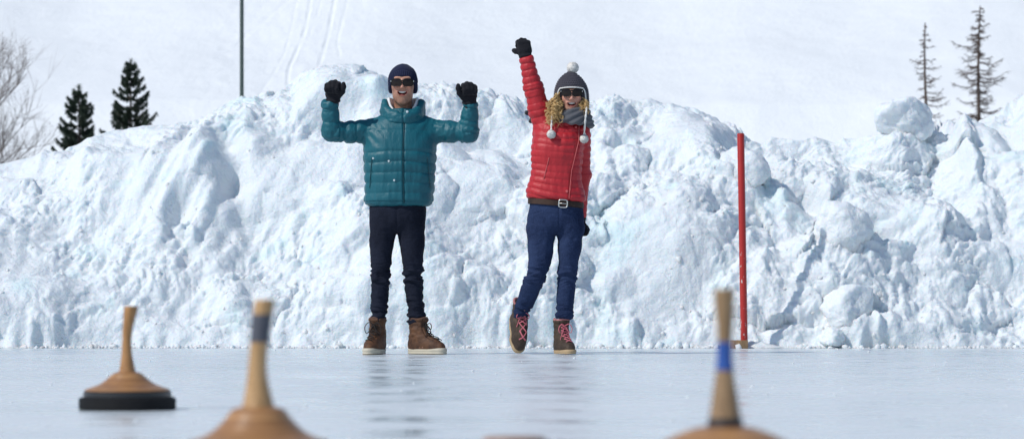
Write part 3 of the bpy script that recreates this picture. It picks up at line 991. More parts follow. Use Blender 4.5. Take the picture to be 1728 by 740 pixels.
def denim(name, dark, light, thr=0.55):
    t = NT(name); v = t.coord()
    n1 = t.noise(v, 5, 5, 0.6); n2 = t.noise(t.mapping(v, (1, 1, 0.25)), 320, 3, 0.7); n3 = t.noise(t.mapping(v, (0.6, 1, 2.0)), 26, 5, 0.65, 0.8)
    f = t.ramp(n1, [(0.35, 0.0), (thr + 0.2, 1.0)])
    c = t.mix(f, dark, light)
    c = t.mix(t.math('MULTIPLY', t.ramp(n2, [(0.45, 0.0), (0.75, 1.0)]), 0.35), c, tuple(min(1, x * 2.2) for x in light))
    h = t.math('ADD', t.math('MULTIPLY', n3, 0.010), t.math('MULTIPLY', n2, 0.0006))
    t.bsdf(c, 0.9, t.bump(h, 0.6, 1.0), 0.12)
    return t.m
def leather(name, col, dk):
    t = NT(name); v = t.coord()
    n1 = t.noise(v, 14, 5, 0.65); n2 = t.noise(v, 120, 4, 0.6)
    c = t.mix(t.ramp(n1, [(0.38, 0.0), (0.62, 1.0)]), dk, col)
    c = t.mix(t.math('MULTIPLY', t.ramp(t.noise(v, 45, 5, 0.7), [(0.5, 0.0), (0.8, 1.0)]), 0.5), c, tuple(x * 1.7 for x in col))
    t.bsdf(c, 0.68, t.bump(t.math('ADD', t.math('MULTIPLY', n2, 0.0015), t.math('MULTIPLY', n1, 0.004)), 0.6, 1.0), 0.35)
    return t.m
def skin_mat():
    t = NT('skin'); v = t.coord()
    c = t.mix(t.math('MULTIPLY', t.noise(v, 55, 4), 0.35), t.attr(), (0.42, 0.17, 0.11))
    t.bsdf(c, 0.48, t.bump(t.noise(v, 260, 3), 0.15, 0.0008), 0.4, Subsurface_Weight=0.12, Subsurface_Scale=0.004)
    return t.m
SKIN = skin_mat()
GLOVE = mat_plain('black_fleece_glove', (0.012, 0.012, 0.016), 0.9, 0.25, 80, 0.2, 0.5, 0.003, Sheen_Weight=0.05)
LENS = mat_plain('smoked_lens', (0.012, 0.007, 0.007), 0.12, 0.0, 10, 0.22, 0.0)
FRAME = mat_plain('black_frame', (0.008, 0.008, 0.009), 0.5, 0.0, 10, 0.25, 0.0)
METAL = mat_plain('brushed_metal', (0.62, 0.60, 0.56), 0.3, 0.05, 60, 0.5, 0.1, 0.001, Metallic=0.9)
TOOTH = mat_plain('teeth', (0.75, 0.72, 0.66), 0.25, 0.02, 30)
EYE = mat_plain('eye_white', (0.7, 0.68, 0.66), 0.2, 0.02, 30)
COTTON = mat_plain('white_cotton', (0.78, 0.78, 0.78), 0.9, 0.04, 90, 0.2, 0.3, 0.002)
SNAP = mat_plain('snap_button', (0.55, 0.62, 0.64), 0.35, 0.05, 60)

# ---- gloved fist: origin at the wrist, +z to the knuckles, fingers curl to -y, thumb on the +x side
def fist(P, thumb=((.034, -.008, .030), (.058, -.022, .058), (.066, -.030, .088), (.066, -.032, .106)), mirror=1):
    Q = P.copy(); Q[:, 0] *= mirror
    d = rbox(Q, (0, .002, .058), (.043, .021, .040), .018)
    d = smin(d, rc(Q, (0, 0, -.035), (0, 0, .03), .031, .033), .03)
    d = smin(d, np.sqrt((np.sqrt((Q[:, 0] / 1.0) ** 2 + (Q[:, 1] / .95) ** 2) - .036) ** 2 + (Q[:, 2] + .0) ** 2) - .006, .012)
    for x, s in ((.033, .96), (.0115, 1.05), (-.0105, 1.0), (-.0315, .86)):
        d = smin(d, chain(Q, [(x * .9, .010, .086), (x, -.006, .104 * s), (x, -.034, .104 * s), (x * .97, -.047, .082 * s), (x * .94, -.038, .058), (x * .9, -.022, .055)], [.0135, .0135, .013, .0125, .0115, .011], .005), .006)
    d = smin(d, chain(Q, thumb, [.018, .0155, .0140, .0120], .01), .008)
    return d
def glove(name, parent, M, mirror=1, scale=1.12, thumb=None, mat=GLOVE):
    kw = {'thumb': thumb} if thumb else {}
    o = sdf_obj(name, lambda P: fist(P, mirror=mirror, **kw), (-.085, -.085, -.12), (.085, .05, .145), .005, mat, parent, sub=1, smooth_it=1,
                disp=lambda V, N: .0012 * perlin(V * 70, 3) + .0025 * perlin(V * np.array([25, 25, 60]), 4) * (V[:, 2] < .03))
    o.matrix_local = M @ Matrix.Scale(scale, 4)
    return o

# ---- laced boot: origin on the ground under the ankle, toe to -y
def boot_sole2d(P, s=1.0):
    q = P.copy(); q[:, 2] = 0
    return chain(q, [(0, .028, 0), (0, -.03, 0), (.004, -.12, 0), (.004, -.168, 0)], [.040 * s, .037 * s, .046 * s, .039 * s], .03)
def make_boot(parent, M, leather_m, sole_m, lace_m, lining_m, shaft_h=.228, scale=1.0, bow=1.0, low_sole=None, flex=0.0, sole_t=1.0):
    def bend(V):
        if not flex: return V
        V = np.asarray(V, float).copy(); ph = flex * sstep(.05, .15, V[:, 2]); dz = V[:, 2] - .075; y = V[:, 1]
        V[:, 1] = y * np.cos(ph) + dz * np.sin(ph); V[:, 2] = .075 - y * np.sin(ph) + dz * np.cos(ph)
        return V
    def rebend(o_):
        W, _n = mesh_arrays(o_); o_.data.vertices.foreach_set('co', bend(W).astype(np.float32).ravel()); o_.data.update()
    def f(P):
        d = stack(P, [(.03, 0, .010, .044, .056), (.09, 0, .008, .046, .060), (.14, 0, .004, .047, .058), (.19, 0, .002, .050, .060), (shaft_h, 0, .000, .055, .064)], 2.2, .01)
        ft = chain(P, [(0, .020, .058), (.002, -.05, .054), (.004, -.125, .044), (.004, -.168, .041)], [.042, .041, .042, .035], .03)
        d = smin(d, ft, .03)
        d = smin(d, rc(P, (0, -.008, .122), (.003, -.118, .056), .046, .034), .035)
        return smax(d, (.018 - P[:, 2]), .004)
    def disp(V, N):
        w = .0060 * perlin(V * np.array([12, 22, 48]), 21) * sstep(.06, .12, V[:, 2]) + .0012 * perlin(V * 60, 22)
        seam = -.0022 * np.exp(-((V[:, 1] + .105 - .10 * (V[:, 2] - .05)) / .003) ** 2) * (V[:, 2] < .085)   # toe-cap seam
        tong = -.004 * np.exp(-((np.abs(V[:, 0]) - .026) / .004) ** 2) * (N[:, 1] < -.2) * sstep(.075, .1, V[:, 2])
        rim = .004 * np.exp(-((V[:, 2] - shaft_h + .012) / .010) ** 2)
        return w + seam + tong + rim
    o = sdf_obj('boot', f, (-.075, -.225, .005), (.075, .09, shaft_h + .015), .006, leather_m, parent, sub=1, smooth_it=1, disp=disp)
    o.matrix_local = M @ Matrix.Scale(scale, 4)
    V, N = mesh_arrays(o)
    so = sdf_obj('sole', lambda P: smax(boot_sole2d(P) - .0045 - .002 * np.cos(P[:, 2] * 260), np.abs((P[:, 2] - .024) / sole_t + .024 - .0155 - .008 * sstep(-.10, -.2, P[:, 1]) * (P[:, 2] > .016) - .006 * sstep(-.01, .05, P[:, 1]) * (P[:, 2] > .016)) - .0155, .004),
                 (-.07, -.23, -.006), (.07, .085, .044), .0045, sole_m, o, smooth_it=1)
    if low_sole:
        sdf_obj('outsole', lambda P: smax(boot_sole2d(P) - .0052, np.abs(P[:, 2] - .002) - .0035, .002), (-.07, -.23, -.006), (.07, .085, .012), .0045, low_sole, o, smooth_it=1)
    # lining rim
    b = MB(); a = np.linspace(0, 2 * math.pi, 40)
    b.tube(np.stack([.049 * np.cos(a), .058 * np.sin(a), 0 * a + shaft_h - .002 + .004 * np.sin(a * 3)], 1), .0085, 8, cap=False); rebend(b.build('lining', lining_m, o))
    # laces
    zs = np.linspace(.088, shaft_h - .035, 7)
    def fp(x, z):
        return np.array([x, front_y(V, x, z, .008) - .003, z])
    b = MB()
    for i in range(6):
        for s in (-1, 1):
            p, q = fp(.023 * s, zs[i]), fp(-.023 * s, zs[i + 1]); mid = fp(0, (zs[i] + zs[i + 1]) / 2) + np.array([0, -.003, 0])
            b.tube(spline([p, mid, q], 8), .0030, 6)
    k = fp(0, zs[5] + .012) + np.array([0, -.007, 0])
    for s in (-1, 1):
        L = [k, k + np.array([.026 * s, -.016, .012]) * bow, k + np.array([.048 * s, -.018, -.016]) * bow, k + np.array([.040 * s, -.014, -.048]) * bow, k + np.array([.018 * s, -.012, -.030]) * bow, k + np.array([0, -.003, -.004])]
        b.tube(spline(L, 24), .0029, 6)
        b.tube(spline([k, k + np.array([.016 * s, -.016, -.030]), k + np.array([.030 * s, -.014, -.075]), k + np.array([.036 * s, -.010, -.105])], 14), .0026, 6)
    rebend(b.build('lace', lace_m, o))
    rebend(o)
    return o

# ---- heads
def head_sdf(P, H, s, female, mouth_open=1.0):
    Q = (P - A3(*H)) / s
    X, Y, Z = Q[:, 0], Q[:, 1], Q[:, 2]
    Qa = Q.copy(); Qa[:, 0] = np.abs(X)
    d = ell(Q, (0, .014, .036), (.075, .094, .088))
    d = smin(d, ell(Q, (0, -.020, -.018), (.070 if not female else .064, .076, .098)), .03)
    jw = .059 if not female else .048
    d = smin(d, ell(Q, (0, -.028, -.082), (jw, .056, .044)), .03)
    d = smin(d, ell(Q, (0, -.066, -.116), (.024, .018, .017)), .03)
    d = smin(d, ell(Qa, (.042, -.064, -.022), (.024, .022, .024)), .02)
    d = smin(d, ell(Qa, (.028, -.082, .036), (.026, .012, .010)), .015)           # brow
    d = smax(d, -ell(Qa, (.031, -.098, .012), (.019, .014, .012)), .012)          # sockets
    d = smin(d, rc(Q, (0, -.093, .020), (0, -.112, -.024), .0075, .0108), .012)    # nose
    d = smin(d, ell(Qa, (.0105, -.102, -.029), (.0085, .010, .007)), .008)
    d = smin(d, ell(Qa, (.077, .012, -.004), (.010, .018, .030)), .008)           # ears
    # open smile: lips, then the cavity
    Zs = Z - 8.5 * X ** 2 + .003
    Ql = np.stack([X, Y, Zs], 1)
    lip = np.sqrt((np.sqrt((X / .032) ** 2 + ((Zs + .061) / .0165) ** 2) - 1) ** 2 * .0004 + ((Y + .084) * .55) ** 2) - .0038
    d = smin(d, lip, .008)
    d = smax(d, -ell(Ql, (0, -.092, -.061), (.0285, .030, .0125 * mouth_open)), .004)
    return d
def head_paint(V, H, s, beard):
    Q = (V - A3(*H)) / s; X, Y, Z = Q[:, 0], Q[:, 1], Q[:, 2]
    base = np.array([.56, .30, .205]) if beard else np.array([.60, .335, .245])
    C = np.repeat(base[None], len(V), 0)
    Zs = Z - 8.5 * X ** 2 + .003
    cheek = np.exp(-(((np.abs(X) - .042) / .024) ** 2 + ((Z + .025) / .024) ** 2)) * (Y < -.03)
    C = C * (1 - .45 * cheek[:, None]) + np.array([.60, .21, .16]) * (.45 * cheek)[:, None]
    nose = np.exp(-((X / .014) ** 2 + ((Z + .022) / .018) ** 2)) * (Y < -.09)
    C = C * (1 - .4 * nose[:, None]) + np.array([.60, .22, .16]) * (.4 * nose)[:, None]
    if beard:
        m = np.maximum(sstep(-.040, -.085, Z), sstep(.044, .062, np.abs(X)) * sstep(.02, -.03, Z)) * (Y < .03)
        m = np.maximum(m, np.exp(-((X / .034) ** 4 + ((Z + .040) / .011) ** 2)) * (Y < -.07) * .9)
        m = m * np.clip(.72 + .28 * perlin(V * 60, 3) + .35 * perlin(V * 260, 4), .2, 1)
        m = np.clip(m, 0, 1)[:, None] * .86
        C = C * (1 - m) + np.array([.15, .085, .055]) * m
    e = np.sqrt((X / .032) ** 2 + ((Zs + .061) / .0165) ** 2)
    lips = np.exp(-((e - 1) / .16) ** 2) * (Y < -.07)
    lc = np.array([.46, .17, .13]) if beard else np.array([.52, .19, .155])
    C = C * (1 - .65 * lips[:, None]) + lc * (.65 * lips)[:, None]
    cav = ((e < .95) & (Y > -.092) & (Y < -.03) & (np.abs(Z + .06) < .03))[:, None]
    C = np.where(cav, np.array([.16, .022, .020]), C)
    return C
def face_parts(parent, H, s, tw=.0265):
    H = np.array(H)
    def arc(z0, z1, y0, wid, name, n=14, mat=TOOTH):
        xs = np.linspace(-wid, wid, n); V, F = [], []
        for x in xs:
            y = y0 + 6 * x * x; zz = 8.0 * x * x - .003
            th = 1 - .35 * (abs(x) / wid) ** 3
            V += [(x, y, z0 + zz), (x, y, z0 + (z1 - z0) * th + zz), (x, y + .006, z0 + (z1 - z0) * th + zz), (x, y + .006, z0 + zz)]
        for i in range(n - 1):
            a = 4 * i; F += [(a, a + 4, a + 5, a + 1), (a + 1, a + 5, a + 6, a + 2), (a + 2, a + 6, a + 7, a + 3), (a + 3, a + 7, a + 4, a)]
        meshobj(name, np.array(V) * s + H, F, mat, parent)
    arc(-.0465, -.0572, -.0890, tw, 'upper_teeth')
    TONG = mat_plain('tongue', (.33, .075, .07), .35, .1, 60)
    bm = MB(); bm.lathe([(.002, -.004), (.014, -.003), (.017, 0), (.012, .003), (.002, .004)], 20)
    o = bm.build('tongue', TONG, parent); o.location = (H + np.array([0, -.074, -.0725]) * s).tolist(); o.scale = (s, s, s)
    for sx in (-1, 1):
        bm = MB(); a = np.linspace(-math.pi / 2, math.pi / 2, 10); bm.lathe([(max(.0115 * math.cos(q), 1e-4), .0115 * math.sin(q)) for q in a], 16)
        o = bm.build('eye', EYE, parent); o.location = (H + np.array([.031 * sx, -.081, .012]) * s).tolist(); o.scale = (s, s, s)

def sunglasses(parent, H, s, w, h, round_, wrap=4.0, y0=-.116, zc=.012, lens_m=LENS, temple_m=FRAME):
    root = None
    H = np.array(H)
    def outline(sx, grow):
        pts = []
        for k in range(32):
            a = 2 * math.pi * k / 32
            e = 2 / round_
            x = math.copysign(abs(math.cos(a)) ** e, math.cos(a)) * (w / 2 + grow); z = math.copysign(abs(math.sin(a)) ** e, math.sin(a)) * (h / 2 + grow)
            z -= .10 * h * (x / (w / 2)) * (-sx) * (0 if round_ > 3 else 1) * .5
            pts.append((x + sx * (w / 2 + .005), z))
        return pts
    def yy(x): return y0 + wrap * x * x
    fr = MB()
    for sx in (-1, 1):
        o1, o0 = outline(sx, .0022), outline(sx, -.0012)
        V, F, n = [], [], 32
        for (dy, oo) in ((-.003, o1), (-.003, o0), (.003, o0), (.003, o1)):
            V += [(x, yy(x) + dy, z) for x, z in oo]
        for r_ in range(4):
            for k in range(n):
                a, b2 = r_ * n + k, r_ * n + (k + 1) % n; c2, d2 = ((r_ + 1) % 4) * n + (k + 1) % n, ((r_ + 1) % 4) * n + k
                F.append((a, b2, c2, d2) if sx > -9 else (a, d2, c2, b2))
        fr.add(np.array(V) * s, F)
    fr.tube(np.array([(-.007, yy(0) - .001, h * .22), (0, yy(0) - .003, h * .28), (.007, yy(0) - .001, h * .22)]) * s, .004 * s, 8)
    root = fr.build('sunglasses', FRAME, parent); root.location = (H + np.array([0, 0, zc]) * s).tolist()
    for sx in (-1, 1):
        oo = outline(sx, -.001); V = [(x, yy(x) - .001, z) for x, z in oo]; V.append((sx * (w / 2 + .005), yy(w / 2 + .005) - .004, 0))
        meshobj('lens', np.array(V) * s, [(k, (k + 1) % 32, 32) for k in range(32)], lens_m, root)
        b = MB(); xe = sx * (w + .007)
        b.tube(np.array([(xe, yy(xe), h * .22), (sx * max(abs(xe), .074) + sx * .004, yy(xe) + .03, h * .22), (sx * .082, .0, h * .15), (sx * .082, .03, -.01)]) * s, .0035 * s, 8, squash=.5)
        b.build('temple', temple_m, root)
        b = MB(); b.box((xe * s, (yy(xe) - .002) * s, h * .2 * s), (.005 * s, .004 * s, .010 * s), bev=.001 * s); b.build('hinge', METAL, root)
    return root

def disc_button(parent, p, r=.0065, mat=SNAP, name='snap_button'):
    b = MB(); b.lathe([(r * .98, 0), (r, .0012), (r * .8, .0026), (r * .3, .0022)], 18)
    o = b.build(name, mat, parent); o.location = p; o.rotation_euler = (R(90), 0, 0)
    return o

def puff(u, spacing, pw=3.0):
    q = u / spacing; q = q - np.floor(q)
    return 1 - np.abs(2 * q - 1) ** pw

def nearest_chain(P, pts):
    """distance to, and arc length along, a polyline"""
    best = np.full(len(P), 9., np.float32); arc = np.zeros(len(P), np.float32); L = 0
    for a, b in zip(pts[:-1], pts[1:]):
        a, b = A3(*a), A3(*b); ab = b - a; l = float(np.sqrt(ab @ ab))
        t = np.clip(((P - a) @ ab) / (l * l), 0, 1); d = np.sqrt(((P - a - t[:, None] * ab) ** 2).sum(1))
        m = d < best; arc = np.where(m, L + t * l, arc); best = np.where(m, d, best); L += l
    return best, arc

# ================================================================== the man in the teal jacket
DP = FPX / 263.0
def mx(x): return (x - 676) / 263.0
def mz(y): return (597.3 - y) / 263.0
man = empty('person', ((676 - 864) / 263.0, DP, 0))
tag(man, 'person in a teal puffer jacket and navy beanie raising both gloved fists', 'person', None)

TEAL = nylon('teal_nylon', (0.004, 0.100, 0.132))
TEALD = nylon('teal_nylon_lining', (0.004, 0.045, 0.06))
NAVY = denim('black_denim', (0.006, 0.0075, 0.014), (0.016, 0.0195, 0.034))
BROWN = leather('brown_leather', (0.130, 0.059, 0.028), (0.048, 0.022, 0.013))
CREAM = mat_plain('cream_rubber', (0.52, 0.47, 0.37), 0.6, 0.1, 30)
LACE_D = mat_plain('dark_lace', (0.018, 0.012, 0.010), 0.8, 0.2, 90)
LINING_D = mat_plain('brown_lining', (0.10, 0.05, 0.035), 0.9, 0.2, 60)
GUM = mat_plain('gum_outsole', (0.20, 0.12, 0.05), 0.6, 0.1, 30)

sR, eR, wR = (-.150, .01, 1.440), (mx(561), -.07, mz(224)), (mx(558.5), -.115, mz(173))
sL, eL, wL = (.158, .01, 1.440), (mx(791), -.07, mz(224)), (mx(795), -.115, mz(176))
MAN_T = [(.950, mx(673), 0, .198, .128), (.965, mx(673), 0, .211, .140), (1.02, mx(673.5), -.003, .215, .146), (1.10, mx(674.5), -.005, .219, .150), (1.20, mx(675), -.008, .224, .153), (1.30, mx(675), -.010, .228, .152),
         (1.38, mx(675.5), -.006, .222, .148), (1.44, mx(676.5), 0, .204, .136), (1.49, mx(678), .004, .168, .118), (1.535, mx(680), .006, .122, .100), (1.57, mx(680), .006, .095, .09)]
def jacket_man(P):
    d = stack(P, MAN_T, 2.35, .012)
    for s_, e_, w_ in ((sR, eR, wR), (sL, eL, wL)):
        sg = -1 if s_[0] < 0 else 1
        m1 = tuple((np.array(s_) * .45 + np.array(e_) * .55) + np.array([0, 0, -.004]))
        arm = chain(P, [s_, m1, e_], [.076, .062, .059], .03)
        arm = smin(arm, chain(P, [e_, w_], [.058, .050], .03), .022)
        u = np.array(w_) - np.array(e_); u /= np.linalg.norm(u)
        arm = smax(arm, ((P - A3(*w_)) @ A3(*u) - .006).astype(np.float32), .010)
        d = smin(d, arm, .045)
    return d
def jacket_man_disp(V, N):
    X, Y, Z = V[:, 0], V[:, 1], V[:, 2]
    dt = stack(V.astype(np.float32), MAN_T, 2.35)
    aR, lR = nearest_chain(V, [sR, eR, wR]); aL, lL = nearest_chain(V, [sL, eL, wL])
    arm = np.minimum(aR - .066, aL - .066); la = np.where(aR < aL, lR, lL)
    k = sstep(-.01, .03, dt - arm)                      # 1 on the sleeves
    wob = .006 * perlin(V * 9, 31)
    low = sstep(1.36, 1.27, Z)
    crush = np.clip(.85 + 1.2 * perlin(V * 5, 30), .25, 1.3)
    wob = wob + .008 * perlin(V * 4, 29)
    tor = crush * .0080 * puff(Z + wob + .012 + .05 * np.abs(X - .02), .0655, 2.4) * low + (.004 * puff(Z + wob, .13, 6)) * (1 - low)
    pk = perlin(np.stack([X * 34, Y * 34, Z * 7], 1), 33) * .0035 + .004 * perlin(np.stack([X * 16, Y * 16, Z * 6], 1), 34)
    tor = tor + pk * (.35 + .65 * low)
    # drag folds from the armpits towards the collar
    fold = perlin(np.stack([(X * .8 + Z * np.sign(X) * -.6) * 26, X * 4, Z * 5], 1), 35) * .011 * sstep(1.28, 1.4, Z) * sstep(.04, .14, np.abs(X - .01))
    tor = tor + fold
    zp = mx(682.5)
    tor = tor - .007 * np.exp(-((X - zp) / .007) ** 2) * (N[:, 1] < -.3)
    tor = tor - .006 * np.exp(-((Z - .975) / .004) ** 2)
    slv = crush * .0056 * puff(la + .012 * perlin(V * 11, 37), .074, 2.4) + .006 * perlin(V * np.array([22, 22, 22]), 38) + .0035 * perlin(V * 46, 39)
    el = np.exp(-((la - .285) / .09) ** 2)
    slv = slv + el * .010 * perlin(np.stack([la * 42, np.arctan2(V[:, 1], V[:, 2] - 1.42) * 1.2, X * 3], 1), 40)
    slv = slv - .006 * np.exp(-((la - .455) / .005) ** 2)
    return tor * (1 - k) + slv * k
jm = sdf_obj('jacket', jacket_man, (-.58, -.235, .93), (.58, .20, 1.72), .0086, TEAL, man, sub=1, smooth_it=2, disp=jacket_man_disp)
JV, JN = mesh_arrays(jm)
def hood_man(P):
    cx, cy = mx(680), .004
    z = P[:, 2]
    rx = csp(z, [1.47, 1.53, 1.58, 1.63, 1.70], [.118, .124, .124, .116, .104]); ry = rx * 1.02
    n = np.sqrt(((P[:, 0] - cx) / rx) ** 2 + ((P[:, 1] - cy) / ry) ** 2)
    d = np.abs((n - 1) * rx) - .021
    top = 1.548 + np.clip((P[:, 1] + .125) * .85, 0, .098) - .022 * np.exp(-((P[:, 0] - cx) / .035) ** 2) * (P[:, 1] < 0) + .008 * np.sin(P[:, 0] * 30 + 1)
    d = smax(d, z - top, .026)
    return smax(d, 1.47 - z, .02)
hd = sdf_obj('hood', hood_man, (-.16, -.17, 1.45), (.19, .17, 1.72), .0075, TEAL, jm, sub=1, smooth_it=2,
             disp=lambda V, N: .006 * perlin(V * np.array([14, 14, 30]), 51) + .004 * perlin(V * np.array([30, 30, 55]), 52) - .006 * np.exp(-((V[:, 0] - mx(682)) / .006) ** 2) * (N[:, 1] < -.3))
HV, _ = mesh_arrays(hd)
# zip, snaps, pocket seams
b = MB(); zs = np.linspace(.965, 1.50, 60); zx = mx(682.5) + .003 * np.sin(zs * 9)
b.tube(np.stack([zx, [front_y(JV, x, z, .010) + .0015 for x, z in zip(zx, zs)], zs], 1), .0028, 6); b.build('zip', TEALD, jm)
for qx, qy in ((631.5, 269), (658, 274), (667, 306)):
    disc_button(jm, (mx(qx), front_y(JV, mx(qx), mz(qy), .006) - .0012, mz(qy)), .0068)
disc_button(hd, (mx(688.5), front_y(HV, mx(688.5), mz(191), .008) - .001, mz(191)), .0085)
for sx, x0, x1 in ((-1, 629, 625), (1, 722, 727)):
    b = MB(); zz = np.linspace(mz(268), mz(318), 16); xx = np.linspace(mx(x0), mx(x1), 16)
    b.tube(np.stack([xx, [front_y(JV, x, z, .008) + .0012 for x, z in zip(xx, zz)], zz], 1), .0022, 6); b.build('pocket_seam', TEALD, jm)

# trousers
LM = [(.195, mx(639), .012, .052, .056), (.24, mx(639), .010, .053, .058), (.34, mx(640), .012, .056, .064), (.43, mx(641.5), .010, .058, .068), (.50, mx(642.5), .000, .062, .068), (.56, mx(643), -.006, .066, .072), (.65, mx(643.5), -.004, .071, .080), (.74, mx(645), 0, .082, .090), (.82, mx(648.5), .004, .082, .105)]
RM = [(.195, mx(703), .012, .052, .056), (.24, mx(702), .010, .054, .058), (.34, mx(700), .012, .055, .064), (.43, mx(698.5), .010, .058, .068), (.50, mx(697.5), .000, .062, .068), (.56, mx(697), -.006, .066, .072), (.65, mx(696), -.004, .073, .080), (.74, mx(695), 0, .086, .090), (.82, mx(691.5), .004, .084, .105)]
HM = [(.785, mx(670.5), .004, .172, .085), (.83, mx(670.5), .004, .178, .115), (.88, mx(671), .002, .181, .122), (.97, mx(671), 0, .181, .118)]
def trousers_man(P):
    d = smin(stack(P, LM, 2.1, .012), stack(P, RM, 2.1, .012), .016)
    return smin(d, stack(P, HM, 2.3, .03), .022)
def leg_folds(V, N, knee, hem, amp, seed, kz=.055, hz=.075):
    Z = V[:, 2]
    w = np.exp(-((Z - knee) / kz) ** 2) + 1.2 * np.exp(-((Z - hem) / hz) ** 2) + .06
    q_ = V + .02 * np.stack([perlin(V * 12, seed + 5), perlin(V * 12, seed + 6), perlin(V * 12, seed + 7)], 1)
    f = perlin(np.stack([q_[:, 0] * 11, q_[:, 1] * 9, q_[:, 2] * 33 + 5 * q_[:, 0]], 1), seed) + .5 * perlin(np.stack([q_[:, 0] * 16, q_[:, 1] * 14, q_[:, 2] * 72 - 9 * q_[:, 0]], 1), seed + 2)
    dr = perlin(np.stack([V[:, 0] * 24 + 6 * Z, V[:, 1] * 16, Z * 9], 1), seed + 3)
    return amp * w * f + .0040 * dr + .002 * perlin(V * 30, seed + 1)
tm = sdf_obj('trousers', trousers_man, (-.25, -.15, .17), (.22, .17, .99), .0088, NAVY, man, sub=1, smooth_it=2,
             disp=lambda V, N: leg_folds(V, N, .50, .245, .023, 61, .07, .085) - .004 * np.exp(-((V[:, 0] - mx(671)) / .006) ** 2) * (N[:, 1] < -.3) * (V[:, 2] > .80))
# boots
def placeM(x, y, z, rz, rx=0, ry=0):
    return Matrix.Translation((x, y, z)) @ Matrix.Rotation(ry, 4, 'Y') @ Matrix.Rotation(rz, 4, 'Z') @ Matrix.Rotation(rx, 4, 'X')
make_boot(man, placeM(mx(637), .0, .0035, R(-17)), BROWN, CREAM, LACE_D, LINING_D, scale=1.0, bow=1.15, low_sole=GUM)
make_boot(man, placeM(mx(706), .01, .0035, R(56)), BROWN, CREAM, LACE_D, LINING_D, scale=1.0, bow=.7, low_sole=GUM)
# gloves
glove('glove', man, placeM(mx(564), wR[1] - .008, mz(172), R(-10), R(13), R(5)), 1, 1.12)
glove('glove', man, placeM(mx(792.5), wL[1] - .008, mz(175), R(10), R(13), R(-4)), -1, 1.12)
# body: one surface from crown to feet, fine where it shows
HC, HS = (mx(680), -.022, 1.727), 1.0
def body_man(P):
    d = head_sdf(P, HC, HS, False, 1.0)
    d = smin(d, rc(P, (mx(680), .018, 1.66), (mx(679), .022, 1.48), .056, .062), .03)
    d = smin(d, stack(P, [(.84, mx(671), 0, .15, .09), (1.0, mx(674), 0, .16, .10), (1.2, mx(675), 0, .18, .115), (1.38, mx(675), 0, .18, .11), (1.48, mx(677), .01, .10, .075), (1.52, mx(679), .015, .06, .055)], 2.2, .02), .03)
    for s_, e_, w_ in ((sR, eR, wR), (sL, eL, wL)):
        hnd = np.array(w_) + np.array([0, -.01, .05])
        d = smin(d, chain(P, [s_, e_, w_, tuple(hnd)], [.05, .036, .020, .016], .02), .03)
    for rows in (LM, RM):
        pts = [(r_[1], r_[2], r_[0]) for r_ in rows]
        d = smin(d, chain(P, [(pts[0][0], .01, .06)] + pts, [.028, .030, .031, .034, .036, .036, .040, .046, .054, .06], .03), .03)
        d = smin(d, rc(P, (pts[0][0], .012, .055), (pts[0][0] + (.04 if rows is RM else -.01), -.05, .05), .026, .02), .02)
    return d
bxs = axis((-.56, -.10, .02), (-.10, .125, 0.0031), (.125, .56, .02))
bys = axis((-.20, -.15, .02), (-.15, .10, 0.0031), (.10, .14, .02))
bzs = axis((.02, 1.50, .022), (1.50, 1.87, 0.0031))
bd = sdf_obj('body', body_man, None, None, None, SKIN, man, smooth_it=1, axes=[bxs, bys, bzs], colour=lambda V, N: head_paint(V, HC, HS, True))
face_parts(man, HC, HS)
sunglasses(man, HC, HS, .065, .045, 3.4, wrap=4.2, y0=-.117, zc=.004)
# beanie
def beanie(P):
    Q = P - A3(*HC)
    d = stack(Q, [(-.10, 0, .012, .084, .105), (-.05, 0, .012, .091, .112), (0, 0, .012, .0935, .115), (.04, 0, .012, .0925, .112), (.08, 0, .014, .081, .097), (.112, 0, .016, .056, .068), (.130, 0, .018, .028, .034), (.1355, 0, .018, .010, .012)], 2.0, .012)
    edge = np.clip(.046 - (Q[:, 1] + .095) * .95, -.055, .05)
    d = smax(d, edge - Q[:, 2], .008)
    return smax(d, -ell(Q, (0, .010, .020), (.080, .098, .098)), .004)
def beanie_disp(V, N):
    Q = V - A3(*HC); a = np.arctan2(Q[:, 0], -Q[:, 1] + .012)
    rib = .0026 * np.sin(a * 46) * sstep(.12, .03, Q[:, 2])
    edge = np.clip(.046 - (Q[:, 1] + .095) * .95, -.055, .05)
    return rib * sstep(-.004, .02, Q[:, 2] - edge) - .003 * np.exp(-((Q[:, 2] - edge - .062) / .004) ** 2) + .002 * perlin(V * 30, 5)
KNIT_N = mat_plain('navy_knit', (0.012, 0.016, 0.045), 0.9, 0.2, 120, 0.2, 0.5, 0.002, Sheen_Weight=0.08)
sdf_obj('beanie', beanie, (mx(680) - .12, -.16, 1.62), (mx(680) + .12, .14, 1.88), .0055, KNIT_N, man, sub=1, smooth_it=1, disp=beanie_disp)
# white shirt collar inside the hood
def collar(P):
    cx, cy = mx(680), .004; z = P[:, 2]
    rx = csp(z, [1.50, 1.56, 1.62, 1.68], [.078, .084, .090, .094])
    n = np.sqrt(((P[:, 0] - cx) / rx) ** 2 + ((P[:, 1] - cy) / (rx * 1.1)) ** 2)
    top = 1.528 + np.clip((P[:, 1] + .095) * 1.25, 0, .12)
    return smax(smax(np.abs((n - 1) * rx) - .009, z - top, .012), 1.50 - z, .01)
sdf_obj('collar', collar, (mx(680) - .11, -.12, 1.49), (mx(680) + .11, .12, 1.70), .0055, COTTON, man, disp=lambda V, N: .003 * perlin(V * 22, 4))

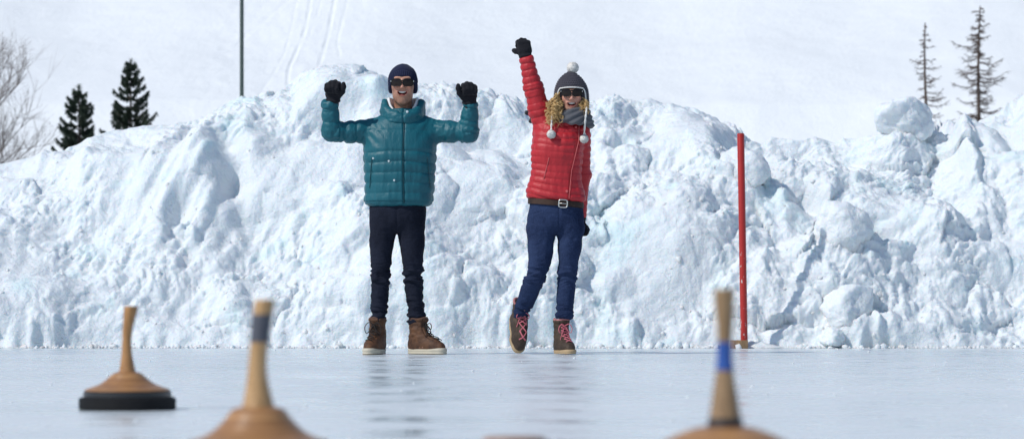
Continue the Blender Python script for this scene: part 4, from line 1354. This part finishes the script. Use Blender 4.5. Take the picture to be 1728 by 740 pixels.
# ================================================================== the woman in the red jacket
def wx(x): return (x - 940) / 263.0
woman = empty('person', ((940 - 864) / 263.0, DP, 0))
tag(woman, 'person in a red puffer jacket and bobble hat raising one gloved fist', 'person', None)
RED = nylon('red_nylon', (0.45, 0.020, 0.028))
REDL = mat_plain('light_red_zip', (0.55, 0.10, 0.10), 0.5, 0.1, 60)
JEAN = denim('blue_denim', (0.008, 0.0145, 0.042), (0.030, 0.049, 0.112))
DKBR = leather('dark_brown_leather', (0.065, 0.042, 0.028), (0.032, 0.021, 0.015))
PINK = mat_plain('pink_lace', (0.62, 0.16, 0.20), 0.8, 0.15, 90)
PINKW = mat_plain('pink_wool_lining', (0.42, 0.17, 0.17), 0.95, 0.3, 60)
TAN = mat_plain('tan_sole', (0.42, 0.30, 0.17), 0.65, 0.15, 30)
BELT = leather('belt_leather', (0.045, 0.022, 0.014), (0.022, 0.011, 0.008))
WOOL = mat_plain('grey_wool', (0.055, 0.052, 0.066), 0.95, 0.25, 90, 0.2, 0.6, 0.003, Sheen_Weight=0.15)
SCARF = mat_plain('grey_fleece', (0.085, 0.088, 0.10), 0.95, 0.18, 50, 0.2, 0.5, 0.003, Sheen_Weight=0.15)
WHITEW = mat_plain('white_wool', (0.74, 0.72, 0.68), 0.95, 0.08, 120, 0.2, 0.6, 0.003)

wS, wE, wW = (wx(921), .015, mz(216)), (wx(901), -.02, mz(152)), (wx(887.5), -.045, mz(97))
vS, vE, vW = (wx(981), .035, mz(222)), (wx(982.5), .09, mz(295)), (wx(979.5), .085, mz(366))
WT = [(.985, wx(938.5), 0, .178, .118), (1.005, wx(938.5), 0, .186, .126), (1.06, wx(938), -.002, .180, .122), (1.13, wx(938), -.006, .163, .114), (1.20, wx(939.5), -.010, .157, .114), (1.28, wx(940), -.016, .164, .124),
      (1.36, wx(942), -.012, .163, .122), (1.43, wx(946), 0, .152, .110), (1.48, wx(950), .006, .122, .095), (1.53, wx(957), .008, .082, .080), (1.56, wx(958), .008, .072, .072)]
def hem_shift(P): return (P[:, 0] * .085 * sstep(1.25, 1.0, P[:, 2])).astype(np.float32)
def jacket_w(P):
    d = stack(P, WT, 2.2, .012, zsh=hem_shift(P))
    a = chain(P, [wS, tuple((np.array(wS) + np.array(wE)) / 2 + np.array([-.004, 0, 0])), wE], [.076, .064, .058], .03)
    a = smin(a, chain(P, [wE, wW], [.057, .041], .03), .025)
    u = np.array(wW) - np.array(wE); u /= np.linalg.norm(u)
    a = smax(a, ((P - A3(*wW)) @ A3(*u) - .004).astype(np.float32), .008)
    d = smin(d, a, .05)
    a = chain(P, [vS, vE, vW], [.060, .050, .038], .04)
    u = np.array(vW) - np.array(vE); u /= np.linalg.norm(u)
    a = smax(a, ((P - A3(*vW)) @ A3(*u) - .004).astype(np.float32), .008)
    return smin(d, a, .008)
def zipx(z): return np.interp(z, [1.0, 1.17, 1.36, 1.5], [wx(959.5), wx(964), wx(976), wx(977)])
def jacket_w_disp(V, N):
    X, Y, Z = V[:, 0], V[:, 1], V[:, 2]
    dt = stack(V.astype(np.float32), WT, 2.2, .012, zsh=hem_shift(V))
    a1, l1 = nearest_chain(V, [wS, wE, wW]); a2, l2 = nearest_chain(V, [vS, vE, vW])
    arm = np.minimum(a1 - .060, a2 - .050); la = np.where(a1 < a2, l1, l2)
    k = sstep(-.005, .022, dt - arm)
    wob = .005 * perlin(V * 9, 131) + .002 * perlin(V * 25, 132)
    u = Z + hem_shift(V) + wob + .018 * np.cos((X - .05) * 9)
    crush = np.clip(.85 + 1.2 * perlin(V * 6, 130), .25, 1.3)
    tor = crush * .0070 * puff(u + .006 * perlin(V * 4, 129), .0435, 2.4) + .0030 * perlin(np.stack([X * 36, Y * 36, Z * 9], 1), 133) + .003 * perlin(np.stack([X * 15, Y * 15, Z * 8], 1), 134)
    zx = zipx(Z)
    tor = tor - .007 * np.exp(-((X - zx) / .007) ** 2) * (N[:, 1] < -.2)
    tor = tor + .005 * perlin(np.stack([(X + Z) * 30, (X - Z) * 5, Y * 8], 1), 135) * sstep(1.34, 1.45, Z)
    slv = crush * .0058 * puff(la + .006 * perlin(V * 13, 137), .0435, 2.4) + .0040 * perlin(V * 26, 138)
    el = np.exp(-((la - .27) / .07) ** 2)
    slv = slv + el * .006 * perlin(np.stack([la * 60, X * 5, Y * 5], 1), 140)
    return tor * (1 - k) + slv * k
jw_ = sdf_obj('jacket', jacket_w, (-.29, -.175, .86), (.27, .165, 1.945), .0080, RED, woman, sub=1, smooth_it=2, disp=jacket_w_disp)
WV, WN = mesh_arrays(jw_)
def wfy(x, z, r=.008):
    m = (np.abs(WV[:, 0] - x) < r) & (np.abs(WV[:, 2] - z) < r)
    return float(WV[m, 1].min()) if m.any() else -.12
b = MB(); zs = np.linspace(.992, 1.47, 60); zx = zipx(zs)
b.tube(np.stack([zx, [wfy(x, z, .010) + .001 for x, z in zip(zx, zs)], zs], 1), .0028, 6); b.build('zip', REDL, jw_)
b = MB(); zz = np.linspace(mz(268), mz(303), 14); xx = np.linspace(wx(926), wx(917), 14)
b.tube(np.stack([xx, [wfy(x, z) + .001 for x, z in zip(xx, zz)], zz], 1), .0028, 6); b.build('pocket_zip', REDL, jw_)
disc_button(jw_, (wx(971.5), wfy(wx(971.5), mz(216)) - .001, mz(216)), .0075, REDL)
disc_button(jw_, (wx(956), wfy(wx(956), mz(324)) - .001, mz(324)), .0085, REDL)
b = MB(); b.box((0, 0, 0), (.012, .0025, .020), bev=.001); o = b.build('chest_badge', COTTON, jw_); o.location = (wx(986.5), wfy(wx(986.5), mz(228)) - .001, mz(228))

# jeans
WL = [(.235, wx(877), .104, .046, .048), (.28, wx(881), .088, .052, .054), (.315, wx(885), .075, .060, .060), (.39, wx(893), .045, .064, .066), (.465, wx(901), .005, .068, .068), (.53, wx(907.5), -.022, .070, .070), (.60, wx(911), -.030, .076, .076), (.68, wx(912.5), -.022, .083, .086), (.75, wx(913), -.012, .089, .094), (.82, wx(914), 0, .095, .105)]
WR = [(.225, wx(951), .005, .056, .058), (.27, wx(953), .006, .055, .060), (.35, wx(954), .010, .057, .066), (.44, wx(956), .008, .060, .068), (.52, wx(957.5), -.004, .062, .068), (.60, wx(959.5), -.008, .067, .074), (.68, wx(961), -.006, .076, .084), (.75, wx(962), -.002, .082, .092), (.82, wx(962), .002, .090, .105)]
WH = [(.775, wx(937), .004, .172, .085), (.83, wx(937), .006, .184, .116), (.88, wx(937.5), .004, .182, .120), (.93, wx(938), 0, .173, .114), (1.01, wx(938), 0, .168, .108)]
def jeans_w(P):
    d = smin(stack(P, WL, 2.1, .010), stack(P, WR, 2.1, .010), .014)
    return smin(d, stack(P, WH, 2.25, .03), .026)
def jeans_disp(V, N):
    Z, X = V[:, 2], V[:, 0]
    f = leg_folds(V, N, .50, .27, .017, 161, .07, .05)
    th = .008 * perlin(np.stack([X * 14 + Z * 10, V[:, 1] * 6, Z * 16 - X * 20], 1), 165) * np.exp(-((Z - .76) / .07) ** 2)
    fly = -.004 * np.exp(-((X - wx(943)) / .005) ** 2) * (N[:, 1] < -.3) * (Z > .80)
    pock = -.0028 * np.exp(-((Z - .91 + .32 * (np.abs(X + .01) - .10)) / .004) ** 2) * (np.abs(X + .01) > .085) * (N[:, 1] < -.1)
    seam = .0022 * np.exp(-((np.where(X < 0, X - csp(Z, [r[0] for r in WL], [r[1] for r in WL]), X - csp(Z, [r[0] for r in WR], [r[1] for r in WR])) - .004) / .003) ** 2) * 0
    cuff = .003 * (np.exp(-((Z - .245) / .02) ** 2) * (X > -.06) + np.exp(-((Z - .27) / .02) ** 2) * (X < -.06))
    return f + th + fly + pock + seam + cuff
jn = sdf_obj('jeans', jeans_w, (-.32, -.14, .20), (.20, .17, 1.03), .0088, JEAN, woman, sub=1, smooth_it=2, disp=jeans_disp)
# belt: a strap that follows the hips, tilted like the hem
def hipring(z, grow, n=72):
    a = np.linspace(0, 2 * math.pi, n, endpoint=False); pw = 2.25
    rx, ry, cx, cy = (csp(np.array([z]), [r[0] for r in WH], [r[i] for r in WH])[0] + (grow if i in (3, 4) else 0) for i in (3, 4, 1, 2))
    c, s_ = np.cos(a), np.sin(a)
    return np.stack([cx + rx * np.sign(c) * np.abs(c) ** (2 / pw), cy + ry * np.sign(s_) * np.abs(s_) ** (2 / pw), z - .085 * (cx + rx * c)], 1)
rings = [hipring(z, g) for z, g in ((.948, .004), (.950, .010), (.985, .010), (.987, .004))]
V = np.concatenate(rings); n = 72
F = [(r_ * n + k, r_ * n + (k + 1) % n, (r_ + 1) * n + (k + 1) % n, (r_ + 1) * n + k) for r_ in range(3) for k in range(n)]
bl = meshobj('belt', V, F, BELT, woman)
edge_smooth(bl)
b = MB(); a = np.linspace(0, 2 * math.pi, 33)
sq = lambda v, e: np.sign(v) * np.abs(v) ** e
bk = np.stack([.027 * sq(np.cos(a), .45), 0 * a, .024 * sq(np.sin(a), .45)], 1); b.tube(bk, .0045, 8, cap=False)
b.tube([(-.027, -.003, 0), (0, -.006, .001), (.024, -.004, 0)], .003, 6)
o = b.build('buckle', METAL, bl); yb = rings[1][:, 1].min(); o.location = (wx(949.5), yb - .007, mz(344.5)); o.rotation_euler = (0, R(4), 0)

# boots: one flat, one with the heel lifted, standing on its toe
make_boot(woman, placeM(wx(947.5), .02, .0, R(18)), DKBR, TAN, PINK, PINKW, shaft_h=.240, scale=.93, bow=1.0, sole_t=.8)
Ml = placeM(0, 0, 0, R(18), R(66), R(4))
BS_ = Matrix.Scale(.97, 4)
q = frame(Ml @ BS_, np.array([[0.004, -.212, .012], [0, .085, .20], [.03, -.19, .0], [-.03, -.19, 0]]))
low = q[[0, 2, 3], 2].min()
LIFT = Matrix.Translation((wx(884) - q[1, 0], 0.062 - q[1, 1], -low + .004))
make_boot(woman, LIFT @ Ml, DKBR, TAN, PINK, PINKW, shaft_h=.240, scale=.97, bow=.9, flex=R(36), sole_t=.8)
# gloves
glove('glove', woman, placeM(wx(886.5), wW[1], mz(96.5), R(192), R(4), R(-6)), 1, 1.02, thumb=((.034, -.006, .030), (.052, -.016, .040), (.060, -.030, .048), (.058, -.040, .052)))
glove('glove', woman, placeM(wx(980.5), vW[1], mz(368), R(-80), R(180), 0), 1, .92)

# head and body
WC, WSC = (wx(964), -.030, 1.652), .93
def body_w(P):
    d = head_sdf(P, WC, WSC, True, .92)
    d = smin(d, rc(P, (wx(962), .015, 1.58), (wx(958), .02, 1.44), .046, .050), .03)
    d = smin(d, stack(P, [(.84, wx(937), 0, .14, .085), (1.0, wx(938), 0, .135, .085), (1.13, wx(938), 0, .125, .08), (1.3, wx(940), 0, .125, .085), (1.42, wx(946), .005, .11, .075), (1.50, wx(956), .015, .05, .045)], 2.2, .02), .03)
    d = smin(d, chain(P, [wS, wE, wW, tuple(np.array(wW) + np.array([0, 0, .03]))], [.045, .034, .024, .02], .02), .03)
    d = smin(d, chain(P, [vS, vE, vW, tuple(np.array(vW) + np.array([0, 0, -.04]))], [.040, .032, .024, .02], .02), .03)
    for rows in (WL, WR):
        pts = [(r_[1], r_[2], r_[0]) for r_ in rows]
        an = (pts[0][0] + (0 if rows is WR else -.012), pts[0][1] + (0 if rows is WR else .03), pts[0][2] - (.13 if rows is WR else .075))
        rr_ = np.interp(np.linspace(0, 1, len(pts) + 1), np.linspace(0, 1, 10), [.018, .024, .028, .032, .034, .036, .040, .046, .052, .058])
        d = smin(d, chain(P, [an] + pts, rr_, .03), .03)
    return d
bxs = axis((-.28, -.02, .018), (-.02, .20, 0.0031), (.20, .26, .02))
bys = axis((-.16, -.155, .005), (-.155, .09, 0.0031), (.09, .16, .02))
bzs = axis((.06, 1.44, .022), (1.44, 1.79, 0.0031), (1.79, 2.03, .02))
bw_ = sdf_obj('body', body_w, None, None, None, SKIN, woman, smooth_it=1, axes=[bxs, bys, bzs], colour=lambda V, N: head_paint(V, WC, WSC, False))
face_parts(woman, WC, WSC, .0275)
sunglasses(woman, WC, WSC, .066, .050, 2.6, wrap=4.2, y0=-.117, zc=.016)

# knitted hat with ear flaps
HATR = [(-.125, 0, .012, .098, .108), (-.06, 0, .012, .112, .120), (-.01, 0, .012, .112, .122), (.05, 0, .014, .104, .114), (.095, -.002, .018, .084, .094), (.130, -.004, .022, .055, .062), (.152, -.004, .024, .026, .03), (.160, -.004, .024, .010, .012)]
def hat_edge(Q):
    side = sstep(-.072, -.035, Q[:, 1])
    z = .050 - .150 * side
    back = sstep(.03, .09, Q[:, 1])
    return z + .06 * back - 1.2 * np.maximum(Q[:, 1] + .11, 0) * .15
def hat(P):
    Q = P - A3(*WC)
    d = stack(Q, HATR, 2.0, .012)
    d = smax(d, hat_edge(Q) - Q[:, 2], .006)
    return smax(d, -ell(Q, (0, .012, .012), (.086, .100, .105)), .004)
def hat_disp(V, N):
    Q = V - A3(*WC); a = np.arctan2(Q[:, 0], -Q[:, 1] + .014)
    row = np.floor(Q[:, 2] / .0125); fr = Q[:, 2] / .0125 - row
    st = np.abs(np.sin(a * 21 + (row % 2) * math.pi / 2)) ** .7 * (1 - np.abs(2 * fr - 1) ** 2.2)
    return .0065 * st - .002 + .002 * perlin(V * 30, 5)
ht = sdf_obj('knitted_hat', hat, (wx(964) - .135, -.165, 1.51), (wx(964) + .135, .155, 1.83), .0058, WOOL, woman, sub=1, smooth_it=1, disp=hat_disp)
HTV, _ = mesh_arrays(ht)
# white trim round the face opening
pts = []
for ph in np.linspace(-2.0, 2.0, 61):
    z = .05
    for _ in range(40):
        rx = csp(np.array([z]), [r[0] for r in HATR], [r[3] for r in HATR])[0]; ry = csp(np.array([z]), [r[0] for r in HATR], [r[4] for r in HATR])[0]
        p = np.array([[rx * math.sin(ph), .012 - ry * math.cos(ph), z]]); z = .7 * z + .3 * float(hat_edge(p)[0])
    pts.append(p[0] * np.array([1.0, 1.0, 1]) + np.array(WC) + np.array([0, -.002, 0]))
b = MB(); b.tube(spline(np.array(pts)[::2], 90), .0045, 8); b.build('trim', WHITEW, ht)
def pompom(c, r, parent, seed, n=420):
    g = np.random.default_rng(seed); D = g.normal(size=(n, 3)); D /= np.linalg.norm(D, axis=1)[:, None]
    m_ = MB(); bm = bmesh.new(); bmesh.ops.create_icosphere(bm, subdivisions=3, radius=1)
    S = np.array([v.co[:] for v in bm.verts]); Fs = [tuple(v.index for v in f.verts) for f in bm.faces]; bm.free()
    m_.add(S * r * (.86 + .12 * perlin(S * 5 + seed, 3))[:, None], Fs)
    for d_ in D:
        s_ = np.cross(d_, [.3, .5, .8]); s_ /= np.linalg.norm(s_); t_ = np.cross(d_, s_); w = r * .10; L = r * g.uniform(.95, 1.10)
        m_.add(np.array([d_ * r * .7 + s_ * w, d_ * r * .7 - s_ * w * .5 + t_ * w, d_ * r * .7 - s_ * w * .5 - t_ * w, d_ * L]), [(0, 1, 3), (1, 2, 3), (2, 0, 3)])
    return m_.build('pompom', WHITEW, parent, smooth=True, loc=c)
pompom((wx(966.5), WC[1] + .022, mz(115)), .040, ht, 3)
for x0, y0_, x1, y1_, sd in ((932, 182, 929.5, 222, 5), (988.5, 180, 985, 229, 6)):
    zt_, zb_ = mz(y0_), mz(y1_)
    yf = [-.055, -.115, min(wfy(wx(x1), zb_ + .04), -.11) - .018, wfy(wx(x1), zb_, .015) - .028]
    if sd == 6: yf[0], yf[1], yf[2] = -.075, -.150, min(yf[2], -.168)
    P_ = spline([(wx(x0), yf[0], zt_ + .01), (wx(x0) + .0, yf[1], zt_ - .03), (wx((x0 + x1) / 2), yf[2], (zt_ + zb_) / 2), (wx(x1), yf[3], zb_)], 40)
    b = MB()
    for k in range(2):
        ph = np.linspace(0, 22, 40) + k * math.pi
        b.tube(P_ + np.stack([np.cos(ph), np.sin(ph), 0 * ph], 1) * .0026, .0042, 6)
    b.build('cord', WHITEW, ht)
    pompom((wx(x1), yf[3] - .004, mz(y1_ + 7)), .030, ht, sd)

# scarf
def scarf(P):
    cx = csp(P[:, 2], [1.42, 1.50, 1.58], [wx(973), wx(970), wx(966)]); z = P[:, 2]
    rx = csp(z, [1.43, 1.47, 1.52, 1.56, 1.59], [.085, .098, .094, .086, .080])
    n = np.sqrt(((P[:, 0] - cx) / rx) ** 2 + ((P[:, 1] + .012) / (rx * 1.32)) ** 2)
    d = np.abs((n - 1) * rx) - .021
    t_ = 1.566 + .25 * (P[:, 1] + .08).clip(0, .2) + .10 * (P[:, 0] - cx); bo = 1.462 - .16 * (P[:, 0] - cx)
    return smax(smax(d, z - t_, .018), bo - z, .018)
def scarf_disp(V, N):
    X, Y, Z = V[:, 0], V[:, 1], V[:, 2]
    u = Z - .35 * (X - wx(970)) + .02 * perlin(V * 10, 7)
    return .005 * np.sin(u * 170) * sstep(1.43, 1.47, Z) + .006 * perlin(V * np.array([14, 14, 34]), 8)
sdf_obj('scarf', scarf, (wx(970) - .14, -.19, 1.42), (wx(970) + .15, .16, 1.62), .0065, SCARF, woman, sub=1, smooth_it=2, disp=scarf_disp)
# dark hood tail showing behind the raised arm
DARKC = mat_plain('charcoal_cloth', (0.03, 0.03, 0.036), 0.85, 0.2, 50)
sdf_obj('scarf_end', lambda P: smin(chain(P, [(wx(955), .085, 1.50), (wx(912), .10, 1.53), (wx(889), .09, 1.555)], [.03, .032, .016], .02), chain(P, [(wx(912), .10, 1.53), (wx(896), .09, 1.50)], [.03, .018], .02), .02),
        (-.26, .02, 1.44), (.10, .17, 1.62), .007, DARKC, woman, sub=1, disp=lambda V, N: .006 * perlin(V * 28, 3))

# curly hair
t = NT('blond_hair'); v = t.coord()
c = t.mix(t.noise(v, 70, 3), (0.54, 0.335, 0.125), (0.85, 0.62, 0.31))
t.bsdf(c, 0.42, None, 0.5); HAIR = t.m
g = np.random.default_rng(44); hm = MB()
def lock(p0, p1, p2, turns, rad, strands):
    """one ringlet: a bundle of fine strands winding together"""
    n = int(turns * 5.5) + 5; tt = np.linspace(0, 1, n)[:, None]
    base = (1 - tt) ** 2 * p0 + 2 * tt * (1 - tt) * p1 + tt ** 2 * p2
    a0 = g.uniform(0, 6.28); sgn = g.choice([-1, 1])
    for _ in range(strands):
        ph = sgn * tt[:, 0] * turns * 6.283 + a0 + g.normal(0, .24)
        R_ = rad * (.5 + .7 * tt[:, 0]) * g.uniform(.8, 1.2)
        off = g.normal(0, .0024, 3)
        P_ = base + off + np.stack([np.cos(ph) * R_, np.sin(ph) * R_, .3 * np.sin(ph * 2 + 1) * R_], 1)
        hm.tube(P_, g.uniform(.0006, .0011) * np.interp(tt[:, 0], [0, .7, 1], [1, 1, .35]), 3, cap=False)
C0 = np.array(WC)
for i in range(120):       # mass that falls on the shoulder of the raised arm
    u = g.uniform(0, 1)
    p0 = C0 + np.array([-.080 + g.normal(0, .006), -.055 + g.uniform(-.015, .06), .012 - .06 * u + g.normal(0, .008)])
    p2 = np.array([wx(935 + 13 * np.clip(g.normal(0, .55), -1.1, 1.1)), -.105 + g.uniform(-.045, .075), mz(g.uniform(176, 214))])
    p1 = (p0 + p2) / 2 + np.array([-.022 * g.uniform(0, 1.2), -.02, .015])
    lock(p0, p1, p2, g.uniform(2.6, 4.4), g.uniform(.006, .012), 12)
for i in range(60):        # shorter mass over the scarf
    p0 = C0 + np.array([.080 + g.normal(0, .005), -.060 + g.uniform(-.01, .05), -.01 - g.uniform(0, .07)])
    p2 = np.array([wx(g.uniform(974, 993)), -.125 + g.uniform(-.02, .06), mz(g.uniform(177, 195))])
    p1 = (p0 + p2) / 2 + np.array([.012, -.015, .0])
    lock(p0, p1, p2, g.uniform(1.2, 2.4), g.uniform(.005, .009), 10)
for i in range(110):       # flyaways
    lf = g.random() < .65
    p0 = C0 + np.array([(-.085 if lf else .085) + g.normal(0, .008), -.05 + g.uniform(-.02, .06), -.02 - g.uniform(0, .06)])
    p2 = np.array([wx(g.uniform(917, 950) if lf else g.uniform(972, 998)), -.11 + g.uniform(-.05, .08), mz(g.uniform(170, 220) if lf else g.uniform(172, 200))])
    lock(p0, (p0 + p2) / 2 + g.normal(0, .015, 3), p2, g.uniform(1.0, 2.6), g.uniform(.006, .014), 1)
hm.build('hair', HAIR, woman)
